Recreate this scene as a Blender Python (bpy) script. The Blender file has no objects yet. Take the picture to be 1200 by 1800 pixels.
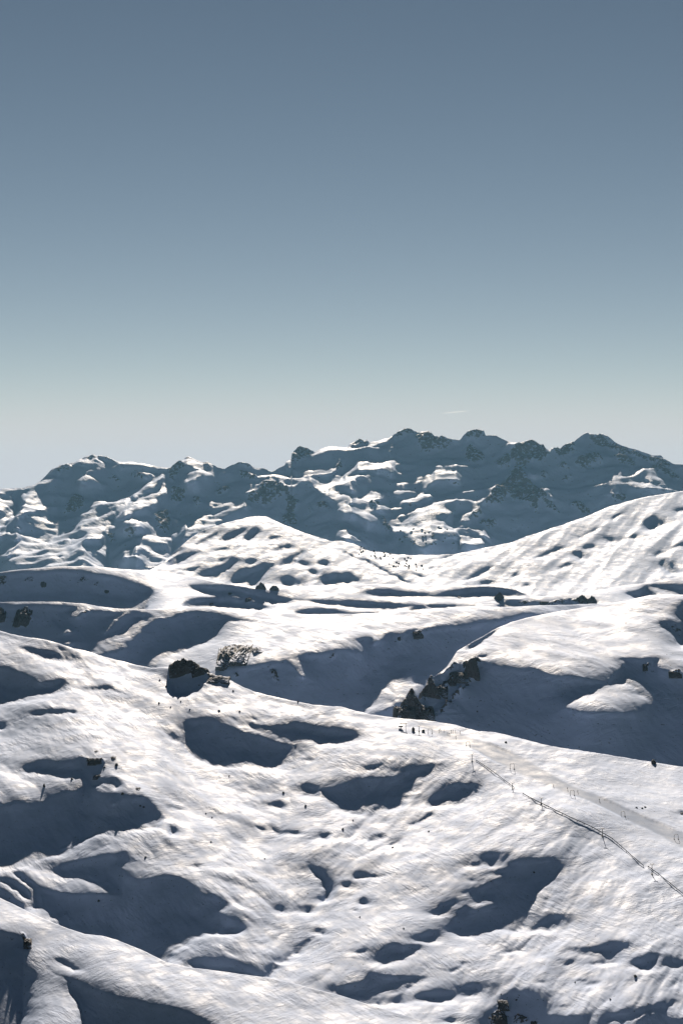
import bpy, bmesh, math, random
import numpy as np
from mathutils import Vector

# ------------------------------------------------------------------ camera, sky, sun, exposure
SC = bpy.context.scene
COL = SC.collection
SUN_E = math.radians(28.0)            # sun ahead of the camera, behind the ridges
TE = math.tan(SUN_E)
F = 3500.0                            # focal length in photograph pixels (70 mm on a 36 mm tall frame)
CU, CV = 600.0, 900.0                 # principal point
CAM_Z = 400.0

cam_data = bpy.data.cameras.new("camera")
cam_data.sensor_fit = 'VERTICAL'
cam_data.sensor_height = 36.0
cam_data.sensor_width = 24.0
cam_data.lens = 70.0
cam_data.clip_start = 1.0
cam_data.clip_end = 200000.0
cam = bpy.data.objects.new("camera", cam_data)
cam.location = (0, 0, CAM_Z)
cam.rotation_euler = (math.radians(90), 0, 0)
COL.objects.link(cam)
SC.camera = cam

world = bpy.data.worlds.new("World")
SC.world = world
world.use_nodes = True
wn, wl = world.node_tree.nodes, world.node_tree.links
wn.clear()
sky = wn.new('ShaderNodeTexSky')
sky.sky_type = 'NISHITA'
sky.sun_disc = False
sky.sun_elevation = SUN_E
sky.sun_rotation = 0.0
sky.altitude = 7000
sky.air_density = 1.0
sky.dust_density = 0.0
sky.ozone_density = 3.0
# deep winter sky: the photograph's contrast as one film-like response per channel, the same all round the sky
sep = wn.new('ShaderNodeSeparateColor'); com = wn.new('ShaderNodeCombineColor')
wl.new(sky.outputs[0], sep.inputs[0])
for ch, (t_, g_, cap) in enumerate(((0.585, 1.50, 3.90), (0.394, 1.35, 3.92), (0.245, 1.27, 4.45))):
    mu = wn.new('ShaderNodeMath'); mu.operation = 'MULTIPLY'; mu.inputs[1].default_value = t_
    pw = wn.new('ShaderNodeMath'); pw.operation = 'POWER'; pw.inputs[1].default_value = g_
    sm = wn.new('ShaderNodeMath'); sm.operation = 'SMOOTH_MIN'; sm.inputs[1].default_value = cap; sm.inputs[2].default_value = 1.2
    wl.new(sep.outputs[ch], mu.inputs[0]); wl.new(mu.outputs[0], pw.inputs[0]); wl.new(pw.outputs[0], sm.inputs[0]); wl.new(sm.outputs[0], com.inputs[ch])
bg = wn.new('ShaderNodeBackground')
bg.inputs['Strength'].default_value = 0.057
wo = wn.new('ShaderNodeOutputWorld')
wl.new(com.outputs[0], bg.inputs['Color'])
wl.new(bg.outputs[0], wo.inputs['Surface'])

sun_data = bpy.data.lights.new("sun", 'SUN')
sun_data.energy = 5.0
sun_data.angle = math.radians(0.53)
sun_data.color = (1.0, 0.84, 0.67)
sun = bpy.data.objects.new("sun", sun_data)
sun.rotation_euler = (-(math.pi / 2 - SUN_E), 0, 0)
sun.location = (0, 3000, 3000)
COL.objects.link(sun)

SC.view_settings.view_transform = 'Standard'
SC.view_settings.look = 'None'
SC.view_settings.gamma = 1.0
SC.view_settings.use_curve_mapping = False
SC.view_settings.exposure = 1.5
SC.render.engine = 'CYCLES'
SC.cycles.max_bounces = 4
SC.cycles.diffuse_bounces = 1
SC.cycles.glossy_bounces = 1
SC.cycles.volume_bounces = 0
SC.cycles.use_denoising = True
SC.cycles.use_adaptive_sampling = False

# ------------------------------------------------------------------ numeric helpers
def hash2(ix, iy, seed):
    h = (ix.astype(np.int64) * 374761393 + iy.astype(np.int64) * 668265263 + seed * 1442695041) & 0xffffffff
    h = ((h ^ (h >> 13)) * 1274126177) & 0xffffffff
    return (h ^ (h >> 16)) & 0xffff

def noise2(x, y, seed=0):
    """gradient noise, roughly -1..1"""
    ix, iy = np.floor(x), np.floor(y)
    fx, fy = x - ix, y - iy
    ix = ix.astype(np.int64); iy = iy.astype(np.int64)
    sx = fx * fx * fx * (fx * (fx * 6 - 15) + 10)
    sy = fy * fy * fy * (fy * (fy * 6 - 15) + 10)
    def g(dx, dy):
        a = hash2(ix + dx, iy + dy, seed) * (2 * math.pi / 65536.0)
        return np.cos(a) * (fx - dx) + np.sin(a) * (fy - dy)
    n00, n10, n01, n11 = g(0, 0), g(1, 0), g(0, 1), g(1, 1)
    a = n00 + sx * (n10 - n00)
    b = n01 + sx * (n11 - n01)
    return (a + sy * (b - a)) * 1.5

def fbm(x, y, seed, octs, gain=0.5):
    r = 0; amp = 1.0
    for k in range(octs):
        r = r + amp * noise2(x * 2 ** k + 17.3 * k, y * 2 ** k - 9.1 * k, seed + k)
        amp *= gain
    return r

def chaikin(p, n=2):
    p = np.asarray(p, float)
    for _ in range(n):
        q = np.roll(p, -1, axis=0)
        p = np.stack([0.75 * p + 0.25 * q, 0.25 * p + 0.75 * q], 1).reshape(-1, 2)
    return p

def fill(mask, U, V, poly, val, smooth=2):
    """even-odd test of the (warped) grid points against a contour"""
    p = chaikin(poly, smooth) if smooth else np.asarray(poly, float)
    x0, y0 = p.min(0) - 8; x1, y1 = p.max(0) + 8
    sel = (U > x0) & (U < x1) & (V > y0) & (V < y1)
    if not sel.any():
        return
    u, v = U[sel], V[sel]
    inside = np.zeros(u.shape, bool)
    n = len(p)
    for i in range(n):
        ax, ay = p[i]; bx, by = p[(i + 1) % n]
        if ay == by:
            continue
        c = ((ay > v) != (by > v))
        inside ^= c & (u < (bx - ax) * (v - ay) / (by - ay) + ax)
    m = mask[sel]
    m[inside] = val
    mask[sel] = m

def gblur(a, su, sv):
    def k1(s):
        r = max(1, int(3 * s + 0.5)); x = np.arange(-r, r + 1)
        k = np.exp(-0.5 * (x / s) ** 2); return k / k.sum(), r
    if sv > 0:
        k, r = k1(sv); b = np.pad(a, ((r, r), (0, 0)), 'edge')
        a = sum(k[i] * b[i:i + a.shape[0]] for i in range(2 * r + 1))
    if su > 0:
        k, r = k1(su); b = np.pad(a, ((0, 0), (r, r)), 'edge')
        a = sum(k[i] * b[:, i:i + a.shape[1]] for i in range(2 * r + 1))
    return a

def inner_distance(m, nmax):
    """rounded distance (in cells) from the rim of mask m, up to nmax"""
    d = np.zeros(m.shape); cur = m.copy(); k = 0
    while k < nmax and cur.any():
        d += cur
        p = np.pad(cur, 1, 'edge')
        e = p[1:-1, 1:-1] & p[:-2, 1:-1] & p[2:, 1:-1] & p[1:-1, :-2] & p[1:-1, 2:]
        if k % 2:
            e &= p[:-2, :-2] & p[2:, 2:] & p[:-2, 2:] & p[2:, :-2]
        cur = e; k += 1
    return d

def dct_poisson(g, lam):
    """G with dG/drow close to g and dG/dcol small (weight lam), Neumann borders"""
    R, C = g.shape
    rhs = np.zeros((R, C))
    gm = 0.5 * (g[1:] + g[:-1])
    rhs[:-1] += gm; rhs[1:] -= gm
    E = np.concatenate([rhs, rhs[::-1]], 0); E = np.concatenate([E, E[:, ::-1]], 1)
    H = np.fft.rfft2(E)
    kr = 2 * np.cos(2 * np.pi * np.arange(2 * R) / (2 * R)) - 2
    kc = 2 * np.cos(2 * np.pi * np.arange(C + 1) / (2 * C)) - 2
    D = kr[:, None] + lam * kc[None, :]
    D[0, 0] = 1.0
    H = H / D; H[0, 0] = 0
    return np.fft.irfft2(H, s=E.shape)[:R, :C]

STEP = 1.7
U0, U1 = -160.0, 1360.0
UG = np.arange(U0, U1 + 0.1, STEP)

def poly_at(line, u):
    l = np.asarray(line, float)
    return np.interp(u, l[:, 0], l[:, 1])
# ------------------------------------------------------------------ contours of the relief, in photograph pixels
# every layer: ridge line; 'S' = hollows and faces turned from the sun, 'L' = sunlit shoulders; 'R' = bare rock
def P(s):
    v = [float(t) for t in s.replace(';', ' ').replace(',', ' ').split()]
    return list(zip(v[0::2], v[1::2]))
def PP(s):
    return [P(l) for l in s.strip().split('\n') if l.strip()]

SKY0 = P("-100,872 0,860 25,859 45,858 60,853 75,842 90,828 105,819 112,817 120,816 130,812 140,808 150,803 160,801 178,800 190,805 205,810 215,812 250,815 275,821 300,824 305,821 318,813 325,806 332,804 340,807 352,812 365,813 373,817 380,820 395,824 410,816 425,814 440,818 450,823 465,824 478,829 490,822 500,817 503,811 511,810 513,796 523,787 535,791 552,796 560,791 578,785 600,788 607,788 615,784 628,779 632,775 640,777 652,778 668,773 685,769 692,764 705,757 720,755 735,759 750,761 768,768 785,770 808,773 815,764 825,758 838,756 850,760 853,766 870,765 880,771 900,778 915,780 925,777 942,781 952,783 962,791 967,792 968,786 971,793 985,791 992,786 1005,778 1012,772 1022,764 1032,760 1042,766 1052,766 1058,761 1068,766 1080,775 1095,783 1110,787 1130,793 1145,798 1160,798 1168,807 1180,814 1200,816 1300,832")
LIT0 = PP("""
0,868 10,862 20,868 18,873 8,870 0,873 -60,870 -60,866
0,876 10,884 18,876 25,882 26,887 15,890 5,897 0,896 -60,894 -60,880
98,841 88,845 70,852 55,862 42,872 37,877 45,880 55,876 60,868 70,862 80,858 90,850 100,842
45,880 58,876 70,872 80,866 88,873 85,876 72,875 65,880 60,884 75,884 92,885 103,882 95,886 82,888 70,892 58,898 40,908 34,912 35,902 42,888
130,815 140,812 150,810 162,816 172,818 180,822 188,826 175,825 160,822 145,817
163,806 172,803 168,808 175,814 168,813
208,811 222,812 250,817 262,820 270,822 255,820 238,817 225,820 212,824
140,838 150,832 160,835 175,834 186,842 188,846 178,843 165,837 152,840 138,841
152,827 165,827 166,831 155,831
240,832 255,833 266,836 258,842 245,836
285,840 277,846 262,853 248,864 232,877 240,875 255,867 266,862 276,858 275,853 285,845
300,857 285,868 270,873 255,877 238,884 222,890 210,896 203,903 212,906 222,904 230,899 243,898 255,893 268,886 280,878 290,868
228,878 210,883 195,884 180,885 178,892 190,891 205,889 222,884
200,903 210,905 225,903 235,899 222,909 212,915 207,912
200,903 188,910 172,915 160,920 150,925 140,926 135,924 125,930 118,938 100,945 92,952 75,958 60,960 45,958 30,958 15,965 2,976 10,980 20,975 30,970 42,972 30,982 15,990 28,992 30,1000 60,1003 140,1003 180,1003 168,990 158,984 152,973 145,972 142,965 148,955 160,952 170,950 178,945 183,938 180,935 186,925 195,912
15,918 22,910 33,908 30,915 36,922 37,932 32,927 25,926 15,934 5,942 0,945 -60,950 -60,940 0,938 10,930 18,925
12,933 18,938 30,940 37,949 28,949 20,946
195,928 210,926 218,920 230,920 240,918 248,925 250,931 240,929 230,926 215,928
300,949 285,950 265,955 250,960 235,965 222,970 210,976 195,980 205,988 215,984 225,982 235,984 248,990 240,982 230,979 242,974 240,969 250,965 268,961 280,957 300,954
262,969 275,969 290,973 298,978 285,976 270,975
282,980 300,980 298,986 284,986
300,984 285,994 270,1002 258,1003 280,991
318,812 328,810 338,812 350,817 356,823 362,826 352,825 340,823 330,819 322,816
374,822 365,827 352,832 340,839 330,845 320,850 332,850 342,844 352,838 358,833 364,839 372,835 368,830
433,868 450,858 453,861 437,871
465,847 472,840 480,834 479,842 485,845 478,848 470,847
480,831 492,830 508,834 522,835 534,839 541,846 535,845 520,840 505,839 490,836
490,841 498,845 506,852 513,860 507,858 500,851
435,886 425,892 415,898 405,900 395,901 385,905 372,914 362,922 357,929 368,926 378,918 390,911 403,905 415,904 422,898 433,892
505,812 515,814 525,815 540,813 552,808 548,805 558,797 570,790 580,786 590,787 600,790 606,800 590,812 592,820 585,825 575,830 560,830 545,832 540,836 530,830 540,828 545,823 530,822 515,820 503,815
540,838 550,840 555,850 560,853 570,848 582,843 595,845 606,850 606,857 585,852 574,858 576,868 590,871 606,877 606,896 590,884 578,878 568,869 560,861 550,853
300,902 310,910 318,918 322,920 330,928 340,932 355,928 370,925 387,922 375,931 360,933 345,935 338,941 330,946 318,946 308,951 305,945 315,940 322,932 320,925 310,918 300,906
598,790 612,790 622,788 640,782 660,774 683,770 690,770 680,775 665,780 652,786 645,792 645,800 648,808 655,813 662,817 670,815 680,812 690,815 692,822 690,828 695,833 688,831 683,826 675,823 665,826 658,823 650,821 640,823 630,823 620,827 612,833 604,840 612,826 622,818 632,812 625,806 628,800 615,798 603,800 598,797
600,842 615,838 632,837 638,840 630,843 620,843 622,850 615,853 618,860 625,869 618,866 610,858 600,856
763,825 775,823 785,824 780,828 770,832 763,835
787,820 803,819 807,824 795,823
745,850 752,846 760,840 772,834 785,830 800,829 806,828 808,834 811,838 805,845 798,843 790,844 780,843 768,846 758,849 750,854 748,861 744,858
688,862 698,857 710,857 722,856 731,855 733,865 725,863 715,862 705,864 695,864
708,878 718,877 730,872 740,868 755,869 757,873 745,874 735,877 722,881 710,881
598,870 612,878 625,884 635,880 642,872 655,870 665,866 675,863 675,874 662,876 650,881 640,886 630,889 615,887 598,881
645,898 660,892 672,889 684,893 675,896 662,898 650,901
598,886 615,893 630,900 645,905 652,912 660,920 650,920 640,910 625,905 610,904 598,903
832,873 818,877 800,882 780,887 765,892 752,900 742,908 730,914 718,921 732,925 745,927 757,926 768,923 780,919 782,912 790,903 800,893 812,885 826,880
868,861 855,866 845,870 833,873 848,874 856,873 848,881 838,888 848,885 860,874
824,897 812,903 805,912 798,919 812,921 820,916 828,908 824,904
842,888 828,897 831,901 843,892
680,922 690,928 705,931 720,928 740,928 755,930 770,926 785,922 797,928 805,940 800,945 790,942 775,942 765,948 755,955 745,961 735,962 728,956 722,949 719,939 705,934 690,934
812,942 822,948 840,950 850,956 835,961 820,959 808,952
840,929 855,925 850,930 858,936 866,940 858,943 848,939
820,923 835,926 848,928 842,933 830,931
595,933 612,939 622,944 632,955 625,958 615,951 595,946
900,779 912,779 905,785 898,785
932,826 938,829 946,829 941,835 931,835
954,859 962,861 965,870 974,881 968,878 960,869
1078,847 1088,845 1105,844 1120,846 1135,849 1148,852 1158,856 1166,861 1155,860 1140,857 1125,854 1110,851 1095,850 1082,853 1075,853
1070,859 1076,853 1084,857 1086,863 1075,865 1066,867 1067,862
1127,824 1135,829 1142,834 1155,839 1165,847 1172,851 1160,850 1152,846 1140,842 1133,836
1170,859 1181,862 1178,865
957,921 970,923 978,927 965,931
""")
HOLE0 = PP("""
118,952 128,942 142,935 155,932 160,935 150,942 138,948 125,953
97,980 103,976 110,980 122,972 135,968 140,970 128,975 112,983 105,987
28,992 15,990 0,993 0,1000 20,1003 28,998
140,975 144,973 146,990 140,992
50,968 62,964 75,962 70,967 58,971
700,938 712,936 718,942 705,945
745,936 758,934 770,935 760,941 748,941
733,945 742,944 741,951 733,950
""")
ROCK0 = PP("""
113,895 118,880 130,868 140,866 148,872 150,880 145,890 130,900 118,902
108,822 120,817 118,826 105,836 95,838
120,828 128,824 118,836 112,838
147,806 160,801 172,803 160,807 150,809
178,800 190,805 205,812 208,818 195,812 185,806
190,833 210,838 213,843 200,842
228,828 250,834 262,842 240,838
270,905 285,895 300,905 300,935 285,938 275,925
187,932 195,935 205,955 195,950 188,942
215,935 230,928 240,935 238,948 225,945
296,824 320,815 325,820 312,835 303,850 298,848
303,858 320,860 330,865 325,880 310,890 298,885
340,875 355,878 352,892 342,890
354,814 365,814 374,818 372,824 358,822
322,806 332,804 340,808 328,811
380,863 395,858 404,857 402,866 390,872 381,872
418,830 430,838 450,840 452,850 440,848 425,845
410,817 425,814 445,822 440,826 425,820
452,870 460,852 470,845 490,845 505,855 512,865 505,868 492,870 480,882 465,892 460,885 445,890 432,880 440,870
505,868 520,868 528,880 515,892 525,910 518,925 500,920 495,910 505,895 500,880
552,887 575,890 580,895 570,900 558,895
540,885 548,900 552,905 545,900
512,800 523,787 540,793 552,797 545,805 525,812 512,811
588,812 600,802 602,815 592,818
608,787 632,775 652,778 640,783 615,789
690,768 705,757 722,755 730,762 715,765 700,768
730,762 750,760 765,770 790,772 795,780 775,788 765,785 755,792 745,794 735,785 730,775
815,768 825,758 845,758 852,764 840,770 830,768 818,775
818,790 825,778 835,782 845,792 852,800 850,808 835,812 822,808 815,800
685,787 692,783 690,795
870,815 885,805 900,795 898,815 880,822
870,858 885,850 895,832 905,822 918,825 925,838 940,855 955,870 968,885 975,895 985,900 975,903 962,895 948,880 945,900 935,898 925,885 910,885 900,880 890,870 880,890 860,888 850,885 858,872
900,790 920,778 945,780 960,790 962,805 950,815 935,812 920,822 905,820 898,805
965,790 990,788 1010,775 1010,785 1005,800 990,805 978,802
1010,812 1025,800 1045,798 1060,812 1050,818 1035,815 1028,825 1012,818
1032,762 1045,768 1060,763 1080,778 1100,788 1130,797 1160,806 1180,818 1170,822 1150,812 1120,802 1100,800 1075,785 1055,780 1040,775
1075,795 1095,803 1115,812 1118,820 1095,818 1080,810
1140,815 1165,820 1185,830 1198,845 1185,842 1165,830 1145,825
950,830 960,828 962,838 950,838
985,838 1003,835 1003,842 988,844
980,820 995,816 998,825 985,825
1000,885 1010,880 1025,890 1040,900 1030,905 1015,898
1072,868 1095,868 1102,875 1085,882 1075,875
715,885 725,880 722,895
795,875 805,872 800,880
670,905 680,915 690,935 680,938 672,925
825,905 840,895 850,905 838,912
780,845 800,847 806,855
650,882 672,880 660,892 648,892
840,915 870,912 875,920 850,922
""")

SKY1 = P("-100,1030 200,1018 262,1003 290,987 310,968 325,954 338,943 355,933 375,925 400,918 425,912 440,909 455,907 470,909 490,919 520,931 550,942 580,951 600,951 625,957 650,968 680,972 700,975 728,976 760,976 800,974 850,963 900,953 925,943 980,925 1030,908 1065,893 1100,882 1140,872 1180,866 1200,863 1300,846")
SH1 = PP("""
340,930 355,928 374,927 362,935 350,940 342,940
385,952 398,940 415,932 430,928 440,927 425,940 408,948 395,952
425,948 440,938 452,928 460,932 455,940 445,948 435,953
470,948 485,943 494,945 485,951 472,952
374,970 385,965 402,962 400,968 385,972
478,973 490,963 505,957 518,960 515,966 500,967 485,972
490,995 500,985 512,978 525,970 535,968 530,975 520,985 515,993 500,997
427,990 440,985 460,983 455,988 440,993 428,992
383,985 398,981 405,984 395,988 386,990
296,985 310,978 320,975 340,972 358,970 350,975 335,982 320,990 305,997 294,997
345,1010 360,1003 380,998 400,988 415,983 425,985 415,992 398,1003 385,1015 375,1020 355,1016
400,1022 415,1010 430,1000 445,998 455,995 465,992 485,992 478,1003 465,1012 455,1025 445,1034 420,1028
490,1020 500,1015 510,1012 525,1022 530,1032 500,1032
520,992 530,987 545,990 540,997 528,995
540,1003 550,1000 562,1008 555,1011 542,1010
555,990 570,985 580,992 575,1000 562,993
562,1015 575,1015 590,1005 600,1010 600,1032 575,1032 565,1025
315,1005 330,1000 355,998 345,1005 330,1008
300,955 310,955 322,965 318,972 305,978 298,980
340,960 352,950 370,942 385,933 395,930 385,940 365,952 350,960
602,970 615,973 630,980 640,982 655,990 670,1000 690,1010 710,1018 725,1025 715,1025 695,1018 675,1008 655,995 640,988 625,982 612,976
600,1010 612,1005 625,1015 635,1025 600,1030
715,1002 735,1010 747,1017 742,1018 728,1012
815,1022 830,1013 845,1005 858,997 872,994 865,1000 850,1010 835,1018
840,1025 855,1020 870,1020 860,1028 845,1029
775,982 788,977 802,973 796,978 782,983
753,1002 762,995 775,988 766,995 757,1003
938,983 950,975 965,968 980,962 994,959 985,967 970,972 955,980
900,1012 908,1005 917,1003 910,1010 900,1016
1002,970 1010,967 1022,968 1027,975 1020,983 1010,980
980,1000 990,990 998,987 1008,990 1000,995 985,1001
1020,962 1030,957 1045,955 1050,960 1040,962 1030,965 1025,966
1058,943 1070,940 1085,944 1080,950 1068,951
1100,945 1110,940 1120,941 1115,948 1105,949
1128,920 1135,913 1147,907 1160,915 1172,920 1158,925 1150,932 1140,933 1132,927
1182,897 1192,892 1200,890 1260,890 1260,898 1200,898 1188,900
1178,963 1190,957 1200,955 1260,952 1260,960 1200,962 1185,966
1155,990 1165,980 1172,980 1178,990 1185,998 1193,1005 1185,1012 1175,1008 1165,1000
1150,975 1158,967 1175,968 1160,972 1152,980
1010,947 1030,938 1050,928 1057,924 1045,934 1025,944
1070,915 1085,905 1100,901 1090,908 1075,917
915,1033 925,1028 935,1028 928,1034
""")

SKY2 = P("-100,1009 0,1006 25,1002 60,999 100,996 140,995 176,996 200,999 240,1002 262,1002 300,1007 340,1014 380,1023 420,1030 455,1035 480,1038 500,1034 560,1030 620,1027 700,1027 780,1029 860,1030 890,1033 905,1036 915,1041 935,1048 960,1048 1010,1044 1060,1036 1090,1030 1118,1026 1140,1025 1170,1018 1200,1012 1300,995")
SH2 = PP("""
-100,1011 0,1009 30,1005 70,1004 105,1001 140,1001 155,1004 165,1008 185,1010 210,1014 235,1023 255,1029 272,1037 270,1045 262,1055 257,1075 230,1080 200,1078 -100,1085
325,1028 345,1028 390,1029 410,1030 430,1034 470,1043 500,1050 540,1055 600,1056 600,1066 560,1064 545,1058 510,1055 505,1064 480,1061 465,1060 440,1055 420,1050 400,1048 380,1048 362,1046 345,1040
323,1060 335,1053 350,1049 375,1048 400,1049 420,1052 435,1053 445,1058 460,1063 475,1067 465,1073 440,1073 400,1070 360,1069 325,1069
515,1078 525,1073 545,1070 570,1070 600,1073 600,1084 540,1085
640,1040 655,1036 675,1034 695,1038 720,1040 745,1042 752,1044 775,1045 780,1040 800,1037 825,1033 860,1032 890,1034 910,1040 928,1048 905,1050 870,1050 820,1052 780,1050 740,1050 700,1051 660,1050 645,1046
595,1056 625,1055 660,1058 690,1060 720,1062 735,1062 720,1068 700,1072 660,1071 620,1070 595,1067
720,1073 728,1065 740,1063 750,1070 740,1074 725,1076
745,1063 770,1063 810,1063 845,1065 830,1068 800,1068 770,1071 755,1071
595,1077 640,1077 690,1074 650,1082 610,1084
868,1048 875,1046 885,1048 884,1055 878,1060 872,1055
880,1060 895,1054 905,1053 925,1055 945,1058 955,1060 975,1057 990,1053 1010,1051 1030,1051 1045,1056 1055,1060 1030,1068 980,1070 900,1072 870,1070
1095,1042 1110,1040 1125,1035 1135,1028 1145,1038 1155,1048 1140,1052 1120,1055 1110,1050
1133,1028 1160,1027 1200,1027 1300,1027 1300,1060 1200,1060 1190,1046 1165,1040 1150,1035 1140,1030
""")
LIT2 = PP("""
750,1048 758,1043 768,1042 776,1046 766,1046
505,1063 511,1056 545,1060 525,1062
""")
ROCK2 = PP("""
-20,1010 10,1012 14,1022 5,1030 -20,1032
130,1028 140,1018 150,1013 152,1020 140,1025
42,1022 55,1014 60,1017 48,1025
162,1030 172,1022 174,1026 166,1032
868,1048 875,1046 885,1048 884,1053 874,1054
905,1062 920,1056 935,1060 925,1064
955,1062 985,1054 1000,1053 990,1060 970,1064
1000,1058 1015,1051 1045,1056 1040,1061 1010,1062
""")

SKY3 = P("-100,1057 0,1058 50,1058 110,1058 150,1061 175,1066 200,1069 230,1071 262,1071 300,1069 340,1067 360,1067 400,1070 440,1073 490,1077 540,1080 600,1079 660,1078 700,1075 740,1073 790,1068 850,1066 900,1067 950,1064 1000,1063 1060,1061 1100,1058 1140,1052 1170,1051 1200,1051 1300,1050")
SH3 = PP("""
-100,1062 0,1062 20,1062 105,1063 133,1065 180,1072 210,1077 222,1075 235,1073 260,1078 272,1085 285,1088 300,1085 325,1077 350,1073 375,1078 400,1085 425,1090 450,1092 425,1094 405,1092 395,1098 390,1108 382,1120 365,1130 340,1138 315,1147 295,1153 275,1165 270,1200 200,1220 -100,1190
385,1185 400,1178 430,1170 465,1164 500,1163 505,1162 520,1155 530,1152 552,1148 580,1144 600,1140 612,1142 628,1145 636,1152 634,1135 625,1123 640,1120 658,1121 662,1128 672,1122 680,1112 695,1114 705,1118 715,1108 725,1105 745,1107 760,1102 775,1103 800,1099 825,1098 850,1092 880,1087 905,1081 925,1079 942,1081 960,1090 1000,1110 1000,1300 385,1300
""")
LIT3 = PP("""
232,1071 222,1075 210,1085 195,1095 182,1112 190,1109 203,1096 213,1086 226,1078
287,1080 272,1082 262,1086 245,1097 230,1114 222,1121 180,1124 172,1135 158,1152 175,1151 190,1144 210,1141 223,1139 215,1131 225,1127 243,1116 250,1104 262,1096 275,1089
127,1083 133,1075 142,1066 165,1068 200,1073 212,1077 190,1075 165,1072 150,1073 140,1083 132,1086
112,1114 120,1106 130,1112
112,1132 125,1124 127,1130 118,1134
503,1163 515,1158 525,1157 530,1172 538,1196 525,1186 515,1176
636,1256 655,1238 665,1220 680,1208 700,1195 708,1188 718,1186 726,1190 727,1205 732,1200 738,1195 750,1192 755,1200 745,1215 735,1225 720,1230 700,1235 680,1245 660,1257 640,1262
655,1123 663,1122 672,1122 668,1127 660,1131 656,1136
""")
ROCK3 = PP("""
-10,1072 5,1068 13,1085 10,1090 -10,1092
22,1095 30,1082 42,1068 50,1066 52,1078 58,1086 50,1096 38,1101 26,1098
140,1080 150,1073 158,1074 152,1081
475,1166 482,1175 492,1196 488,1200 480,1190 474,1175
577,1160 585,1150 590,1146 586,1158
726,1113 735,1109 743,1111 742,1120 735,1118 726,1123
700,1120 706,1120 706,1127 699,1128
410,1187 420,1183 421,1190 412,1191
386,1160 390,1145 400,1138 410,1133 425,1133 435,1140 440,1150 430,1160 415,1165 395,1168
445,1146 452,1138 460,1137 458,1143 450,1148
""")

SKY4B = P("600,1420 660,1330 690,1280 698,1266 703,1250 710,1236 716,1222 722,1216 728,1216 733,1226 738,1230 744,1222 748,1206 753,1196 757,1188 761,1191 764,1189 775,1181 785,1172 795,1157 803,1144 815,1137 835,1125 850,1117 865,1108 880,1101 900,1093 925,1086 950,1081 980,1075 1020,1068 1060,1062 1100,1056 1140,1047 1175,1045 1200,1045 1300,1041")
SH4B = PP("""
822,1138 835,1130 850,1120 865,1110 878,1105 870,1112 855,1122 845,1132 832,1140 825,1142
825,1162 838,1160 850,1162 860,1168 880,1173 905,1175 930,1173 945,1173 955,1180 970,1186 990,1188 1010,1187 1025,1190 1045,1194 1060,1197 1068,1203 1060,1205 1050,1212 1040,1220 1020,1225 1005,1233 997,1242 1005,1247 1025,1250 1060,1252 1100,1252 1128,1250 1140,1240 1145,1237 1135,1228 1125,1222 1115,1210 1105,1203 1085,1203 1070,1203 1068,1197 1078,1185 1090,1173 1097,1165 1085,1158 1095,1153 1110,1154 1130,1156 1160,1157 1155,1165 1160,1175 1170,1180 1200,1185 1300,1190 1300,1460 600,1460 600,1300 690,1240 722,1200 757,1180 770,1189 790,1180 805,1170
1160,1103 1170,1108 1180,1118 1190,1135 1200,1138 1300,1140 1300,1060 1200,1056 1197,1058 1190,1070 1185,1080 1190,1090 1197,1100 1175,1092 1155,1092
834,1155 845,1152 858,1153 856,1158 842,1159
""")
LIT4B = PP("""
752,1264 762,1256 775,1247 786,1242 775,1251 765,1259 755,1266
803,1214 815,1204 812,1212
731,1251 745,1243 755,1234 765,1224 772,1214 763,1221 752,1230 740,1240
""")
ROCK4B = PP("""
813,1168 825,1160 845,1162 840,1175 830,1185 815,1188
745,1228 750,1200 757,1187 762,1198 765,1215 755,1225 748,1232
697,1270 705,1245 720,1213 731,1222 728,1232 737,1245 725,1266
770,1215 785,1198 800,1188 815,1187 800,1197 785,1210
757,1264 790,1230 800,1218 835,1185 838,1190 805,1222 785,1242
725,1262 740,1248 752,1240 746,1262
1128,1175 1140,1165 1138,1178
1175,1182 1190,1180 1198,1188 1185,1190
1178,1100 1186,1103 1196,1112 1190,1114 1180,1106
780,1183 795,1172 806,1166 800,1175 788,1184
""")

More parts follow.
